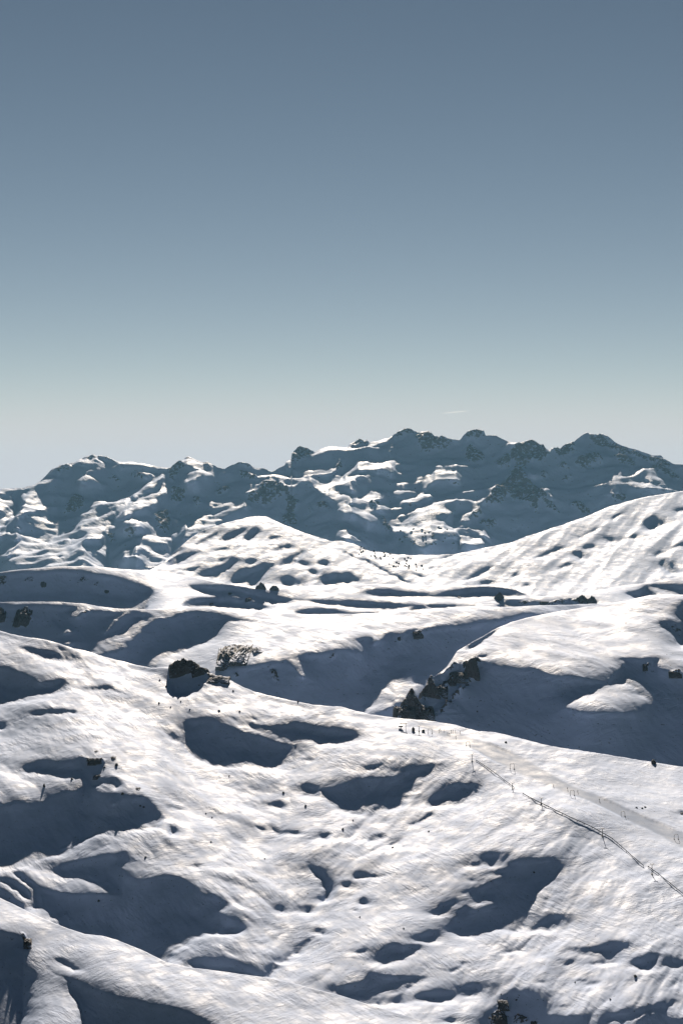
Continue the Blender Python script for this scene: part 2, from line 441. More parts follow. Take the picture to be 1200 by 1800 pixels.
SKY4 = P("-100,1085 0,1108 20,1114 50,1120 80,1124 105,1131 130,1140 160,1147 185,1155 210,1161 240,1168 265,1173 280,1173 295,1172 310,1172 340,1176 370,1186 390,1191 405,1195 425,1206 450,1216 480,1223 510,1230 550,1238 585,1242 600,1242 615,1247 650,1255 700,1262 750,1266 800,1274 840,1285 870,1287 900,1295 950,1308 1000,1317 1050,1324 1100,1332 1150,1340 1200,1348 1300,1362")
SH4 = PP("""
30,1134 45,1136 70,1139 95,1142 105,1145 115,1152 127,1161 105,1161 85,1158 65,1152 48,1144 35,1139
0,1123 15,1129 32,1136 20,1132
-100,1165 0,1170 15,1169 25,1175 45,1180 55,1187 65,1193 68,1201 80,1200 95,1197 100,1193 112,1192 120,1196 117,1208 108,1218 95,1222 80,1223 60,1222 40,1227 20,1233 0,1236 -100,1245
145,1212 155,1207 180,1205 195,1208 205,1216 220,1222 210,1221 195,1214 170,1215
55,1258 65,1255 82,1256 75,1262 60,1264
85,1258 105,1252 130,1250 137,1250 133,1257 115,1258 98,1261
-30,1272 8,1270 15,1277 10,1280 -30,1280
300,1190 305,1180 312,1178 340,1180 355,1183 358,1193 350,1203 340,1212 325,1219 312,1223 304,1217 305,1205
318,1265 330,1261 355,1260 375,1263 385,1270 400,1277 415,1282 425,1286 445,1288 460,1290 475,1295 485,1302 495,1303 510,1304 520,1310 518,1320 505,1335 495,1345 470,1353 440,1357 410,1356 390,1352 365,1345 345,1335 330,1325 322,1315 320,1290
425,1270 432,1265 450,1270 465,1272 490,1273 505,1275 515,1268 540,1270 560,1278 585,1277 610,1280 625,1285 635,1292 625,1300 605,1307 570,1307 550,1305 530,1300 515,1292 490,1290 470,1285 445,1280
400,1258 410,1261 421,1266 410,1267
440,1257 450,1257 453,1263 442,1263
300,1283 312,1290 320,1297 318,1305 305,1300 298,1292
40,1348 50,1342 65,1337 85,1336 98,1339 115,1337 130,1335 140,1329 150,1331 165,1332 178,1332 182,1340 178,1352 170,1362 160,1368 145,1366 125,1368 105,1368 88,1362 70,1362 45,1360
-100,1418 0,1415 20,1417 45,1418 60,1413 75,1408 85,1400 95,1395 110,1390 115,1387 130,1388 145,1382 150,1372 140,1367 160,1362 178,1364 205,1367 212,1375 207,1388 203,1380 197,1375 185,1376 175,1378 168,1378 166,1385 172,1393 185,1390 200,1395 197,1405 195,1415 210,1405 230,1402 260,1403 275,1418 285,1432 287,1442 280,1452 272,1462 255,1463 235,1460 215,1453 195,1453 175,1460 150,1475 125,1490 105,1500 80,1508 60,1515 50,1525 20,1535 0,1535 -100,1545
15,1533 35,1542 55,1553 70,1562 73,1585 62,1600 58,1592 62,1580 60,1565 45,1555 25,1543
-100,1545 0,1546 20,1551 40,1562 55,1575 58,1588 45,1580 28,1570 10,1560 0,1555 -100,1550
0,1567 15,1578 30,1588 45,1600 40,1602 20,1590 0,1580 -100,1570 -100,1560
85,1530 100,1522 120,1510 140,1507 165,1503 190,1500 207,1500 210,1494 222,1494 228,1500 225,1512 215,1525 218,1535 228,1543 245,1543 265,1540 280,1535 300,1535 315,1536 325,1545 338,1552 345,1560 355,1570 375,1575 390,1580 405,1590 395,1600 385,1607 400,1618 415,1622 425,1630 430,1640 415,1647 400,1648 380,1646 360,1650 340,1655 325,1662 310,1672 298,1685 292,1700 200,1690 130,1660 105,1620 95,1608 80,1592 72,1578 68,1565 75,1560 95,1562 120,1566 140,1570 165,1571 180,1567 198,1568 207,1571 200,1562 180,1552 165,1545 150,1541 120,1542 105,1538
325,1697 340,1690 355,1690 385,1695 400,1695 410,1693 430,1700 450,1710 470,1720 440,1725 400,1720 350,1712
540,1524 555,1527 568,1535 575,1545 583,1555 583,1565 577,1578 573,1585 560,1582 555,1572 570,1578 572,1565 565,1550 552,1538
485,1585 495,1583 505,1595 503,1603 495,1602 488,1595
532,1592 540,1587 550,1590 550,1598 543,1605 534,1600
555,1630 568,1632 560,1642 553,1640
562,1638 575,1637 568,1645 560,1643
515,1655 530,1652 545,1648 555,1646 545,1655 535,1662 525,1675 518,1678 515,1668
478,1687 490,1680 500,1672 512,1665 514,1675 505,1688 495,1692 480,1690
463,1718 473,1700 480,1690 490,1698 480,1712 475,1722
335,1518 345,1514 358,1515 350,1521 340,1521
533,1333 543,1326 555,1330 545,1336
468,1410 480,1406 490,1406 500,1412 505,1417 495,1420 485,1420 475,1415
470,1447 478,1445 487,1455 500,1458 520,1462 535,1470 520,1470 505,1467 490,1465 480,1460 475,1455
445,1453 455,1455 470,1460 460,1462
560,1472 575,1468 580,1475 570,1483
300,1412 310,1416 325,1425 315,1425 300,1418
300,1455 310,1460 310,1470 300,1473
520,1385 535,1373 548,1375 560,1380 562,1390 555,1405 540,1402 530,1392
562,1390 575,1385 595,1382 605,1378 620,1370 630,1364 655,1362 668,1360 690,1364 700,1358 710,1352 730,1345 745,1341 760,1338 778,1342 770,1348 760,1360 745,1367 730,1377 722,1388 712,1402 705,1415 690,1424 680,1423 665,1417 655,1416 645,1422 635,1432 625,1436 610,1432 600,1425 585,1418 570,1408
640,1348 650,1343 670,1340 680,1340 665,1348 655,1353 645,1352
755,1405 768,1395 780,1385 790,1377 805,1372 825,1371 842,1373 843,1380 838,1390 825,1403 805,1415 785,1417 765,1420 752,1418 758,1410
720,1448 735,1440 750,1430 762,1427 755,1435 740,1445 728,1450
647,1478 655,1467 668,1463 674,1465 672,1472 660,1477 650,1481
682,1485 695,1475 708,1467 702,1475 690,1485
705,1488 715,1482 716,1486 708,1490
622,1545 635,1538 660,1538 680,1542 665,1545 640,1545 628,1548
600,1560 608,1554 614,1555 610,1563 602,1565
628,1585 640,1580 650,1588 642,1593 632,1592
617,1600 627,1600 625,1604 618,1603
818,1520 825,1512 845,1515 840,1507 850,1497 865,1495 885,1495 882,1507 875,1518 865,1523 850,1520 843,1522 830,1527
885,1513 905,1512 920,1510 935,1507 950,1507 965,1510 975,1517 972,1530 963,1547 950,1565 940,1582 930,1597 925,1615 915,1630 905,1640 885,1635 865,1637 845,1637 825,1645 812,1644 800,1638 785,1635 778,1630 790,1620 800,1605 800,1597 812,1592 825,1588 835,1598 845,1595 865,1590 850,1588 835,1585 830,1577 840,1575 810,1572 808,1568 820,1563 840,1560 845,1553 860,1548 880,1543 870,1540 850,1535 880,1525 890,1518
820,1545 830,1542 838,1548 828,1550
755,1600 768,1592 775,1585 790,1583 800,1578 806,1570 807,1580 800,1590 790,1597 778,1608 765,1610 757,1605
722,1650 735,1642 748,1637 755,1633 770,1634 778,1638 770,1648 760,1655 745,1657 728,1655
657,1680 665,1668 680,1658 690,1655 705,1657 703,1665 720,1660 742,1660 740,1668 725,1677 712,1685 700,1687 690,1692 680,1695 668,1692 660,1687
620,1670 635,1667 650,1665 642,1672 630,1677
575,1735 600,1726 615,1724 635,1720 640,1712 648,1703 660,1703 675,1712 690,1713 720,1712 745,1714 757,1718 740,1725 725,1728 710,1730 698,1737 695,1745 680,1747 660,1747 672,1768 640,1764 600,1750
692,1755 700,1745 712,1745 705,1755 710,1765 695,1765
712,1732 725,1725 722,1735 715,1738
725,1753 735,1746 755,1743 775,1741 800,1742 803,1748 795,1758 780,1764 760,1764 740,1762 728,1760
785,1708 800,1700 812,1697 808,1703 795,1708
805,1692 815,1685 828,1690 810,1698
795,1735 810,1728 830,1725 850,1720 845,1732 852,1735 840,1745 825,1753 815,1750 805,1742
855,1780 870,1770 875,1755 885,1745 895,1740 910,1738 925,1740 938,1745 950,1757 960,1768 960,1777 985,1778 1000,1780 1020,1782 1030,1790 1030,1850 830,1850 840,1800
780,1795 790,1790 800,1795 790,1800
930,1637 945,1618 960,1606 985,1605 1000,1608 990,1622 975,1632 965,1637 945,1634
900,1662 912,1658 925,1650 935,1645 945,1640 938,1650 925,1660 915,1668 900,1672 888,1670
998,1665 1010,1660 1025,1662 1045,1660 1060,1655 1075,1652 1090,1655 1103,1660 1110,1665 1100,1675 1088,1687 1075,1694 1060,1694 1053,1685 1040,1678 1020,1675 1005,1670
1105,1695 1115,1690 1135,1685 1150,1680 1165,1677 1160,1687 1150,1697 1140,1708 1130,1711 1115,1708 1108,1702
1165,1693 1175,1685 1190,1683 1200,1685 1260,1690 1260,1700 1200,1697 1185,1701 1172,1699
988,1692 1000,1685 1012,1683 1010,1688 998,1694 990,1695
1040,1688 1050,1690 1048,1694 1035,1693
1015,1722 1025,1719 1035,1722 1022,1725
1025,1730 1035,1724 1050,1725 1045,1731 1030,1731
940,1728 955,1724 963,1727 950,1730
1050,1782 1065,1776 1085,1774 1100,1774 1115,1776 1130,1772 1145,1765 1155,1763 1170,1765 1178,1755 1188,1752 1192,1758 1180,1768 1172,1775 1175,1785 1190,1790 1200,1785 1260,1790 1260,1850 1100,1850 1115,1795 1135,1784 1150,1779 1140,1783 1120,1790 1108,1802 1060,1802
980,1765 990,1762 995,1766 985,1769
1187,1430 1193,1427 1200,1428 1225,1432 1200,1435
""")
GREY4 = PP("""
725,1390 745,1382 765,1385 755,1402 735,1400 722,1402
1040,1592 1060,1582 1085,1582 1092,1590 1070,1596
955,1592 975,1582 985,1588 970,1594
400,1380 430,1388 450,1400 455,1415 440,1412 415,1398
540,1560 560,1555 575,1565 560,1580 540,1575
430,1600 470,1590 490,1610 460,1630 430,1625
640,1590 700,1560 720,1570 690,1590 650,1600
10,1335 45,1330 50,1345 30,1360 8,1355
960,1555 1000,1545 1030,1560 1000,1580 965,1580
560,1360 590,1368 610,1372 570,1380
""")
ROCK4 = PP("""
152,1334 160,1331 175,1332 183,1334 182,1339 172,1342 162,1341 152,1340
160,1367 172,1361 180,1360 178,1366 168,1369
134,1328 140,1324 146,1325 142,1330
875,1775 880,1760 890,1752 888,1765 880,1780
858,1795 868,1780 885,1775 892,1790 885,1805 860,1805
900,1790 915,1785 930,1790 925,1800 905,1802
300,1178 306,1166 316,1160 330,1158 345,1164 356,1172 362,1180 345,1181 325,1180 310,1181
358,1180 372,1186 388,1190 402,1198 398,1204 380,1200 365,1192
""")

SKY5 = P("-100,1552 0,1578 30,1592 60,1607 95,1622 120,1632 150,1642 180,1645 205,1652 225,1660 250,1670 275,1682 290,1690 330,1700 370,1705 420,1712 470,1718 510,1727 540,1735 580,1745 600,1750 650,1766 700,1781 745,1795 780,1806 900,1840 1300,1960")
SH5 = PP("""
-100,1625 0,1633 15,1638 35,1640 45,1648 45,1665 42,1690 48,1700 60,1705 65,1712 60,1725 52,1740 48,1760 45,1780 35,1800 30,1880 -100,1880
78,1694 85,1700 95,1710 108,1716 120,1718 135,1722 150,1728 165,1735 180,1742 200,1750 215,1753 240,1755 258,1760 275,1765 300,1768 320,1773 340,1782 360,1790 372,1800 385,1880 160,1880 145,1790 138,1765 125,1748 120,1735 115,1720 100,1715 88,1706
95,1683 110,1685 125,1695 140,1705 130,1707 115,1698 100,1690
""")
GREY5 = PP("""
150,1725 190,1732 240,1737 290,1735 300,1745 290,1762 240,1752 200,1746 165,1735
300,1755 340,1765 375,1785 390,1810 370,1795 340,1778 300,1765
85,1680 100,1672 120,1690 105,1692
""")
ROCK5 = PP("""
36,1640 44,1641 50,1655 56,1668 50,1670 45,1660 40,1650
20,1650 26,1649 25,1653 20,1654
""")
PISTE = P("735,1270 770,1277 800,1285 820,1294 860,1309 900,1325 950,1350 1000,1379 1050,1400 1100,1423 1150,1445 1200,1465 1300,1500 1300,1535 1200,1491 1150,1464 1100,1443 1050,1416 1000,1396 950,1374 900,1352 860,1337 830,1317 800,1304 770,1291 740,1279")
SMOOTH4 = PP("""
700,1258 800,1274 900,1297 1200,1350 1300,1365 1300,1600 1200,1560 1130,1510 1060,1460 960,1405 900,1385 840,1350 790,1320 740,1295 690,1275
600,1245 700,1262 740,1290 800,1330 840,1365 760,1335 680,1330 600,1320
560,1620 620,1580 700,1560 760,1580 740,1620 660,1650 600,1690 520,1730 500,1700
""")
# ------------------------------------------------------------------ materials
def new_mat(name):
    m = bpy.data.materials.new(name); m.use_nodes = True
    nt = m.node_tree
    b = nt.nodes['Principled BSDF']
    return m, nt.nodes, nt.links, b

def snow_mat(name, scale, bump, aniso=3.0, rot=0.5, rock=(0.040, 0.038, 0.038)):
    """wind packed snow with bare rock where the mesh attribute 'rock' says so; scale in 1/m"""
    m, n, l, b = new_mat(name)
    tc = n.new('ShaderNodeTexCoord')
    mr = n.new('ShaderNodeMapping'); mr.inputs['Rotation'].default_value = (0, 0, rot)   # wind along local x
    l.new(tc.outputs['Object'], mr.inputs['Vector'])
    mp = n.new('ShaderNodeMapping'); mp.inputs['Scale'].default_value = (scale / aniso, scale * 1.5, scale)
    l.new(mr.outputs[0], mp.inputs['Vector'])
    n1 = n.new('ShaderNodeTexNoise'); n1.inputs['Scale'].default_value = 1.0
    n1.inputs['Detail'].default_value = 5.0; n1.inputs['Roughness'].default_value = 0.62
    n1.inputs['Distortion'].default_value = 0.3
    l.new(mp.outputs[0], n1.inputs['Vector'])
    # a second wind direction, taking over in patches
    mrb = n.new('ShaderNodeMapping'); mrb.inputs['Rotation'].default_value = (0, 0, rot - 1.7)
    l.new(tc.outputs['Object'], mrb.inputs['Vector'])
    mpb = n.new('ShaderNodeMapping'); mpb.inputs['Scale'].default_value = (scale / aniso * 1.2, scale * 1.1, scale)
    l.new(mrb.outputs[0], mpb.inputs['Vector'])
    n1b = n.new('ShaderNodeTexNoise'); n1b.inputs['Scale'].default_value = 1.0
    n1b.inputs['Detail'].default_value = 6.0; n1b.inputs['Roughness'].default_value = 0.66; n1b.inputs['Distortion'].default_value = 0.5
    l.new(mpb.outputs[0], n1b.inputs['Vector'])
    nm = n.new('ShaderNodeTexNoise'); nm.inputs['Scale'].default_value = scale * 0.09; nm.inputs['Detail'].default_value = 2.0
    l.new(tc.outputs['Object'], nm.inputs['Vector'])
    rm = n.new('ShaderNodeMapRange'); rm.inputs['From Min'].default_value = 0.42; rm.inputs['From Max'].default_value = 0.58
    l.new(nm.outputs['Fac'], rm.inputs['Value'])
    nx = n.new('ShaderNodeMix'); l.new(rm.outputs[0], nx.inputs['Factor']); l.new(n1.outputs['Fac'], nx.inputs['A']); l.new(n1b.outputs['Fac'], nx.inputs['B'])
    n2 = n.new('ShaderNodeTexNoise'); n2.inputs['Scale'].default_value = scale * 0.35
    n2.inputs['Detail'].default_value = 4.0
    l.new(tc.outputs['Object'], n2.inputs['Vector'])
    # patches of old crust and fresh drift: differing gloss and a little differing whiteness
    r1 = n.new('ShaderNodeMapRange'); r1.inputs['From Min'].default_value = 0.35; r1.inputs['From Max'].default_value = 0.65
    r1.inputs['To Min'].default_value = 0.5; r1.inputs['To Max'].default_value = 0.75
    l.new(n2.outputs['Fac'], r1.inputs['Value'])
    cr = n.new('ShaderNodeMix'); cr.data_type = 'RGBA'
    cr.inputs['A'].default_value = (0.336, 0.412, 0.566, 1); cr.inputs['B'].default_value = (0.383, 0.464, 0.635, 1)
    r2 = n.new('ShaderNodeMapRange'); r2.inputs['From Min'].default_value = 0.35; r2.inputs['From Max'].default_value = 0.6
    l.new(n2.outputs['Fac'], r2.inputs['Value']); l.new(r2.outputs[0], cr.inputs['Factor'])
    # groomed piste: ground down, greyer
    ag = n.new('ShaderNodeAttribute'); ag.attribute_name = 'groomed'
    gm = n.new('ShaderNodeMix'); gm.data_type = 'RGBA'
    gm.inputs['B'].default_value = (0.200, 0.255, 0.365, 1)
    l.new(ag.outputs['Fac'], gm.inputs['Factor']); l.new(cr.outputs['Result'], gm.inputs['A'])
    # rock
    ar = n.new('ShaderNodeAttribute'); ar.attribute_name = 'rock'
    nr = n.new('ShaderNodeTexNoise'); nr.inputs['Scale'].default_value = scale * 2.6
    nr.inputs['Detail'].default_value = 6.0; nr.inputs['Roughness'].default_value = 0.65
    l.new(tc.outputs['Object'], nr.inputs['Vector'])
    ad = n.new('ShaderNodeMath'); ad.operation = 'MULTIPLY_ADD'; ad.inputs[1].default_value = 4.5
    l.new(nr.outputs['Fac'], ad.inputs[0]); l.new(ar.outputs['Fac'], ad.inputs[2])
    rs = n.new('ShaderNodeMapRange'); rs.inputs['From Min'].default_value = 2.86; rs.inputs['From Max'].default_value = 3.1
    l.new(ad.outputs[0], rs.inputs['Value'])
    rc = n.new('ShaderNodeMix'); rc.data_type = 'RGBA'
    rc.inputs['A'].default_value = (rock[0], rock[1], rock[2], 1)
    rc.inputs['B'].default_value = (rock[0] * 2.4, rock[1] * 2.2, rock[2] * 2.1, 1)
    l.new(nr.outputs['Fac'], rc.inputs['Factor'])
    fm = n.new('ShaderNodeMix'); fm.data_type = 'RGBA'
    l.new(rs.outputs[0], fm.inputs['Factor']); l.new(gm.outputs['Result'], fm.inputs['A']); l.new(rc.outputs['Result'], fm.inputs['B'])
    l.new(fm.outputs['Result'], b.inputs['Base Color'])
    ro = n.new('ShaderNodeMix'); l.new(rs.outputs[0], ro.inputs['Factor']); l.new(r1.outputs[0], ro.inputs['A']); ro.inputs['B'].default_value = 0.85
    l.new(ro.outputs['Result'], b.inputs['Roughness'])
    b.inputs['IOR'].default_value = 1.31
    b.inputs['Specular IOR Level'].default_value = 0.03
    bp = n.new('ShaderNodeBump'); bp.inputs['Strength'].default_value = bump
    bp.inputs['Distance'].default_value = 0.4 / scale
    # smooth drifts lie between the rippled patches
    n3 = n.new('ShaderNodeTexNoise'); n3.inputs['Scale'].default_value = scale * 0.16; n3.inputs['Detail'].default_value = 3.0
    l.new(tc.outputs['Object'], n3.inputs['Vector'])
    r3 = n.new('ShaderNodeMapRange'); r3.inputs['From Min'].default_value = 0.40; r3.inputs['From Max'].default_value = 0.62
    r3.inputs['To Min'].default_value = 0.25; r3.inputs['To Max'].default_value = 1.0
    l.new(n3.outputs['Fac'], r3.inputs['Value'])
    mg = n.new('ShaderNodeMath'); mg.operation = 'MULTIPLY_ADD'; mg.inputs[1].default_value = -0.8; mg.inputs[2].default_value = 1.0
    l.new(ag.outputs['Fac'], mg.inputs[0])
    mh = n.new('ShaderNodeMath'); mh.operation = 'MULTIPLY'; l.new(nx.outputs['Result'], mh.inputs[0]); l.new(r3.outputs[0], mh.inputs[1])
    mh2 = n.new('ShaderNodeMath'); mh2.operation = 'MULTIPLY'; l.new(mh.outputs[0], mh2.inputs[0]); l.new(mg.outputs[0], mh2.inputs[1])
    l.new(mh2.outputs[0], bp.inputs['Height'])
    l.new(bp.outputs[0], b.inputs['Normal'])
    return m

def plain_mat(name, col, rough=0.6, metal=0.0, var=0.15):
    m, n, l, b = new_mat(name)
    nz = n.new('ShaderNodeTexNoise'); nz.inputs['Scale'].default_value = 6.0
    tc = n.new('ShaderNodeTexCoord'); l.new(tc.outputs['Object'], nz.inputs['Vector'])
    mx = n.new('ShaderNodeMix'); mx.data_type = 'RGBA'
    mx.inputs['A'].default_value = tuple(c * (1 - var) for c in col) + (1,)
    mx.inputs['B'].default_value = tuple(min(1, c * (1 + var)) for c in col) + (1,)
    l.new(nz.outputs['Fac'], mx.inputs['Factor']); l.new(mx.outputs['Result'], b.inputs['Base Color'])
    b.inputs['Roughness'].default_value = rough; b.inputs['Metallic'].default_value = metal
    return m

# ------------------------------------------------------------------ relief
class Layer: pass
LAYERS = {}

def build_layer(name, objname, label, skyline, front, margin, default_shadow, ops, rocks, ref, a_lit, lam,
                mat, noise, warp=(2.0, 14.0), a_shadow=45.0, sagD=26.0, grey=(), seed=1, ridge=0.6, a_var=5.0, groomed=None,
                rock_rough=0.0, wind=(1.0, -1.85), a_grad=0.0, calm_shadow=0.45, shoulder=1.0, a_mid=5.0, smooth_zone=(), wind2=None, lit_min=0.2, grow_lit=0, sharp=False):
    vt = poly_at(skyline, UG)
    vt = vt + ridge * fbm(UG / 14.0, UG * 0 + 3.3 * seed, 50 + seed, 4, 0.6)
    if front is None:
        vb = np.full(UG.shape, 1850.0)
    else:
        vb = poly_at(front, UG) + margin
    vb = np.maximum(vb, vt + 4.0)
    va, vz = math.floor(vt.min()) - 4, math.ceil(vb.max()) + 4
    VG = np.arange(va, vz + STEP, STEP)
    U, V = np.meshgrid(UG, VG)
    tau = (V - CV) / F
    # ragged contours
    wa, wl_ = warp
    WU = U + wa * fbm(U / wl_, V / (wl_ * 0.6), seed * 7 + 1, 4, 0.65)
    WV = V + 0.6 * wa * fbm(U / wl_ + 40, V / (wl_ * 0.6), seed * 7 + 4, 4, 0.65)
    S = np.full(U.shape, default_shadow, bool)
    for val, polys in ops:
        for p in polys:
            q_ = np.asarray(p); ar_ = abs(np.sum(q_[:, 0] * np.roll(q_[:, 1], -1) - q_[:, 1] * np.roll(q_[:, 0], -1))) / 2
            fill(S, WU, WV, p, val == 'S', 0 if ar_ < 500 else 1)
    for _ in range(grow_lit):
        pS = np.pad(S, 1, 'edge'); S = S & pS[:-2, 1:-1] & pS[2:, 1:-1] & pS[1:-1, :-2] & pS[1:-1, 2:]
    # gentle lit slopes
    alpha = a_lit + a_var * fbm(U / 120.0, V / 60.0, seed * 3 + 2, 3, 0.5) + a_grad * (V - vt[None, :]) / 100.0
    if grey:
        gm = np.zeros(U.shape, bool)
        for p in grey:
            fill(gm, WU, WV, p, True)
        gmf = gblur(gm.astype(float), 5, 4)
        alpha = alpha * (1 - gmf) + gmf * (math.degrees(SUN_E) - 7.5)
    smf = np.zeros(U.shape)
    if smooth_zone:
        zz = np.zeros(U.shape, bool)
        for p in smooth_zone: fill(zz, U, V, p, True)
        smf = gblur(zz.astype(float), 9, 6)
        alpha = alpha * (1 - smf) + smf * (a_lit - 2.5 + 1.5 * fbm(U / 60.0, V / 25.0, seed + 77, 3))
    Sf = S.astype(float)
    for sh, sg, wgt in ((5, 4, 0.95), (13, 10, 0.7)):
        below = np.vstack([Sf[sh:], np.repeat(Sf[-1:], sh, 0)])
        q = np.clip(gblur(below, sg * 1.2, sg) * 1.15, 0, 1) * wgt * shoulder
        q *= np.clip(0.6 + 0.7 * fbm(U / 45.0, V / 25.0, seed * 5 + 3, 2), 0, 1.2)
        alpha = alpha * (1 - q) + q * (math.degrees(SUN_E) - (2.0 if sh < 8 else 6.0))
    alpha = alpha + a_mid * (1 - smf) * fbm((U - V * 0.6) / 34.0, V / 30.0, seed * 3 + 8, 3, 0.55)
    ta = np.tan(np.radians(np.clip(alpha, 1.0, math.degrees(SUN_E) - 1.8)))
    ta = np.maximum(ta, 0.055 - tau)
    c = (1 / (ta + tau) - 1 / (TE + tau)) / F * STEP
    g = np.where(S, 0.0, -c)
    G = dct_poisson(g, lam)
    # hollows sag under the sun line; lit ground rises clear of it
    d = inner_distance(S & (V >= vt[None, :]), 70)
    b0 = (1 / (TE + tau) - 1 / (math.tan(math.radians(a_shadow)) + tau)) / F * STEP
    B = gblur(b0 * sagD * (1 - np.exp(-d / sagD)) * np.clip(d / 6.0, 0.2, 1), 1.0, 0.8)
    jr, jc = int(np.clip((ref[1] - va) / STEP, 0, len(VG) - 1)), int((ref[0] - U0) / STEP)
    G += math.log(ref[2] * (TE + (ref[1] - CV) / F)) - G[jr, jc]
    lt = np.log(TE + tau)
    eps = lit_min * c
    def settle(G):
        m = np.full(UG.shape, 1e9)
        out = G.copy()
        for r in range(len(VG)):
            on = VG[r] >= vt - STEP
            if r:
                ta_r = np.where(S[r], TE, ta[r])
                us = CU + (UG - CU) * (1 - STEP / F / (ta_r + tau[r]))
                m = m[np.clip(np.rint((us - U0) / STEP).astype(int), 0, len(UG) - 1)]
            lit = ~S[r]
            gl = np.minimum(G[r], m - eps[r])
            fin = (m < 1e8).astype(float)
            mb = gblur(np.where(m < 1e8, m, 0)[None, :], 3.0, 0)[0] / np.maximum(gblur(fin[None, :], 3.0, 0)[0], 1e-6)
            mb = np.maximum(m, mb)
            gs = np.minimum(np.maximum(G[r], mb + B[r]), mb + 2.5 * B[r] + 0.0015)
            row = np.where(lit, gl, np.where(m < 1e8, gs, G[r] + B[r]))
            row = np.where(on, row, G[r])
            out[r] = row
            m = np.where(on, np.where(lit, row, np.where(m < 1e8, m, row)), 1e9)
        return out
    for su in (14, 10, 7, 5, 3.5, 2.5, 2.0):
        G = gblur(settle(G), su, 0.8)
    OUT = settle(G)
    # broad, even faces inside the hollows
    wS = np.clip((inner_distance(S, 14) - 2) / 10.0, 0, 1)
    OUT = OUT * (1 - wS) + gblur(OUT, 7, 2.0) * wS
    OUT = gblur(OUT, 0.9, 0.6)
    calm = 1 - calm_shadow * gblur(S.astype(float), 2, 2)
    rockm = np.zeros(U.shape, bool)
    for p in rocks:
        fill(rockm, WU, WV, p, True, 1)
    rockf = gblur(rockm.astype(float), 1.2, 0.9)
    gro = np.zeros(U.shape)
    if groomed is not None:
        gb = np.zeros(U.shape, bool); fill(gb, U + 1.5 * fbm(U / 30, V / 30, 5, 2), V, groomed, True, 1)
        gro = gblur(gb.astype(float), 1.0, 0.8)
    # resample every column between its ridge and its foot
    R = max(6, int(np.percentile(vb - vt, 98) / STEP))
    t = np.linspace(0, 1, R)[:, None]
    VV = vt[None, :] + (vb - vt)[None, :] * t
    fr = np.clip((VV - va) / STEP, 0, len(VG) - 1.001)
    i0 = fr.astype(int); w = fr - i0
    def samp(A):
        return np.take_along_axis(A, i0, 0) * (1 - w) + np.take_along_axis(A, i0 + 1, 0) * w
    GG, RK, GR, CA, SM = samp(OUT), samp(rockf), samp(gro), samp(calm), samp(smf)
    tt = (VV - CV) / F
    Y = np.exp(GG) / (TE + tt)
    UU = np.broadcast_to(UG, Y.shape)
    Hh = -tt * Y
    X = (UU - CU) / F * Y
    # wind and weather relief on top
    wx, wy = wind; wn_ = math.hypot(wx, wy); wx /= wn_; wy /= wn_
    A_ = (X * wx + Y * wy); C_ = (X * wy - Y * wx)
    if wind2:
        w2 = math.hypot(*wind2); A2 = (X * wind2[0] + Y * wind2[1]) / w2; C2 = (X * wind2[1] - Y * wind2[0]) / w2
        bl = np.clip((UU + 40 * noise2(UU / 90, VV / 90, 3) - 430) / 160.0, 0, 1)
    L0_ = noise[0][0]
    rough_ = np.clip(0.85 + 0.75 * fbm(X / (L0_ * 1.1) + 3, Y / (L0_ * 2.2), seed + 91, 3), 0.3, 1.6)     # smooth drifts beside wind-scoured crust
    dz = np.zeros(Y.shape)
    for k, (lam_k, slope, stretch) in enumerate(noise):
        nz = noise2(A_ / (lam_k * stretch) + 7.7 * k, C_ / lam_k + 3.1 * k, seed * 13 + k)
        if wind2:
            nz = nz * (1 - bl) + bl * noise2(A2 / (lam_k * stretch) + 7.7 * k, C2 / lam_k + 3.1 * k, seed * 13 + k)
        if lam_k > noise[-1][0] * 3.0:
            nz = 0.45 * nz - 1.15 * (np.abs(nz) - 0.3) if sharp else 0.5 * nz + 0.9 * (np.abs(nz) - 0.3)      # sharp crests, or hollows with crisp lips
        if lam_k < noise[0][0] * 0.3 and not sharp:
            nz = nz * rough_
        dz += nz * slope * lam_k * 0.25 * (CA if lam_k > noise[-1][0] * 3.0 else 1.0)
    fade = np.clip((VV - vt[None, :]) / 6.0, 0.25, 1)
    dz *= fade * (1 - 0.8 * GR) * (1 - 0.6 * SM)
    if rock_rough:
        cr_ = np.zeros(Y.shape)
        for k, lk in enumerate((1.0, 0.5, 0.25, 0.12)):
            nn = noise2(X / (rock_rough * lk * 7) + 5 * k, Y / (rock_rough * lk * 7) + 2 * k, seed * 17 + k)
            cr_ += (1 - 2 * np.abs(nn)) * lk
        dz += RK * rock_rough * cr_
    Z = Hh + dz + CAM_Z
    # back of the ridge
    top_t = tt[0]; s0, h0 = Y[0], Z[0] - CAM_Z
    bX, bY, bZ = [], [], []
    for ds, dr in ((0.42, 0.30), (0.26, 0.24), (0.15, 0.20), (0.08, 0.17), (0.035, 0.14), (0.012, 0.12)):
        s = s0 * (1 + ds)
        bY.append(s); bX.append((UG - CU) / F * s); bZ.append(h0 - top_t * (s - s0) - dr * (s - s0) + CAM_Z)
    # foot, running down out of sight
    fX, fY, fZ = [], [], []
    s1, h1 = Y[-1], Z[-1] - CAM_Z
    for ds in (0.01, 0.03, 0.07, 0.14):
        s = s1 * (1 - ds)
        fY.append(s); fX.append((UG - CU) / F * s); fZ.append(h1 - (0.62) * (s1 - s) + CAM_Z)
    Xa = np.vstack([np.array(bX), X, np.array(fX)]); Ya = np.vstack([np.array(bY), Y, np.array(fY)]); Za = np.vstack([np.array(bZ), Z, np.array(fZ)])
    nb, nf = len(bX), len(fX)
    RKa = np.vstack([np.zeros((nb, len(UG))), RK, np.zeros((nf, len(UG)))])
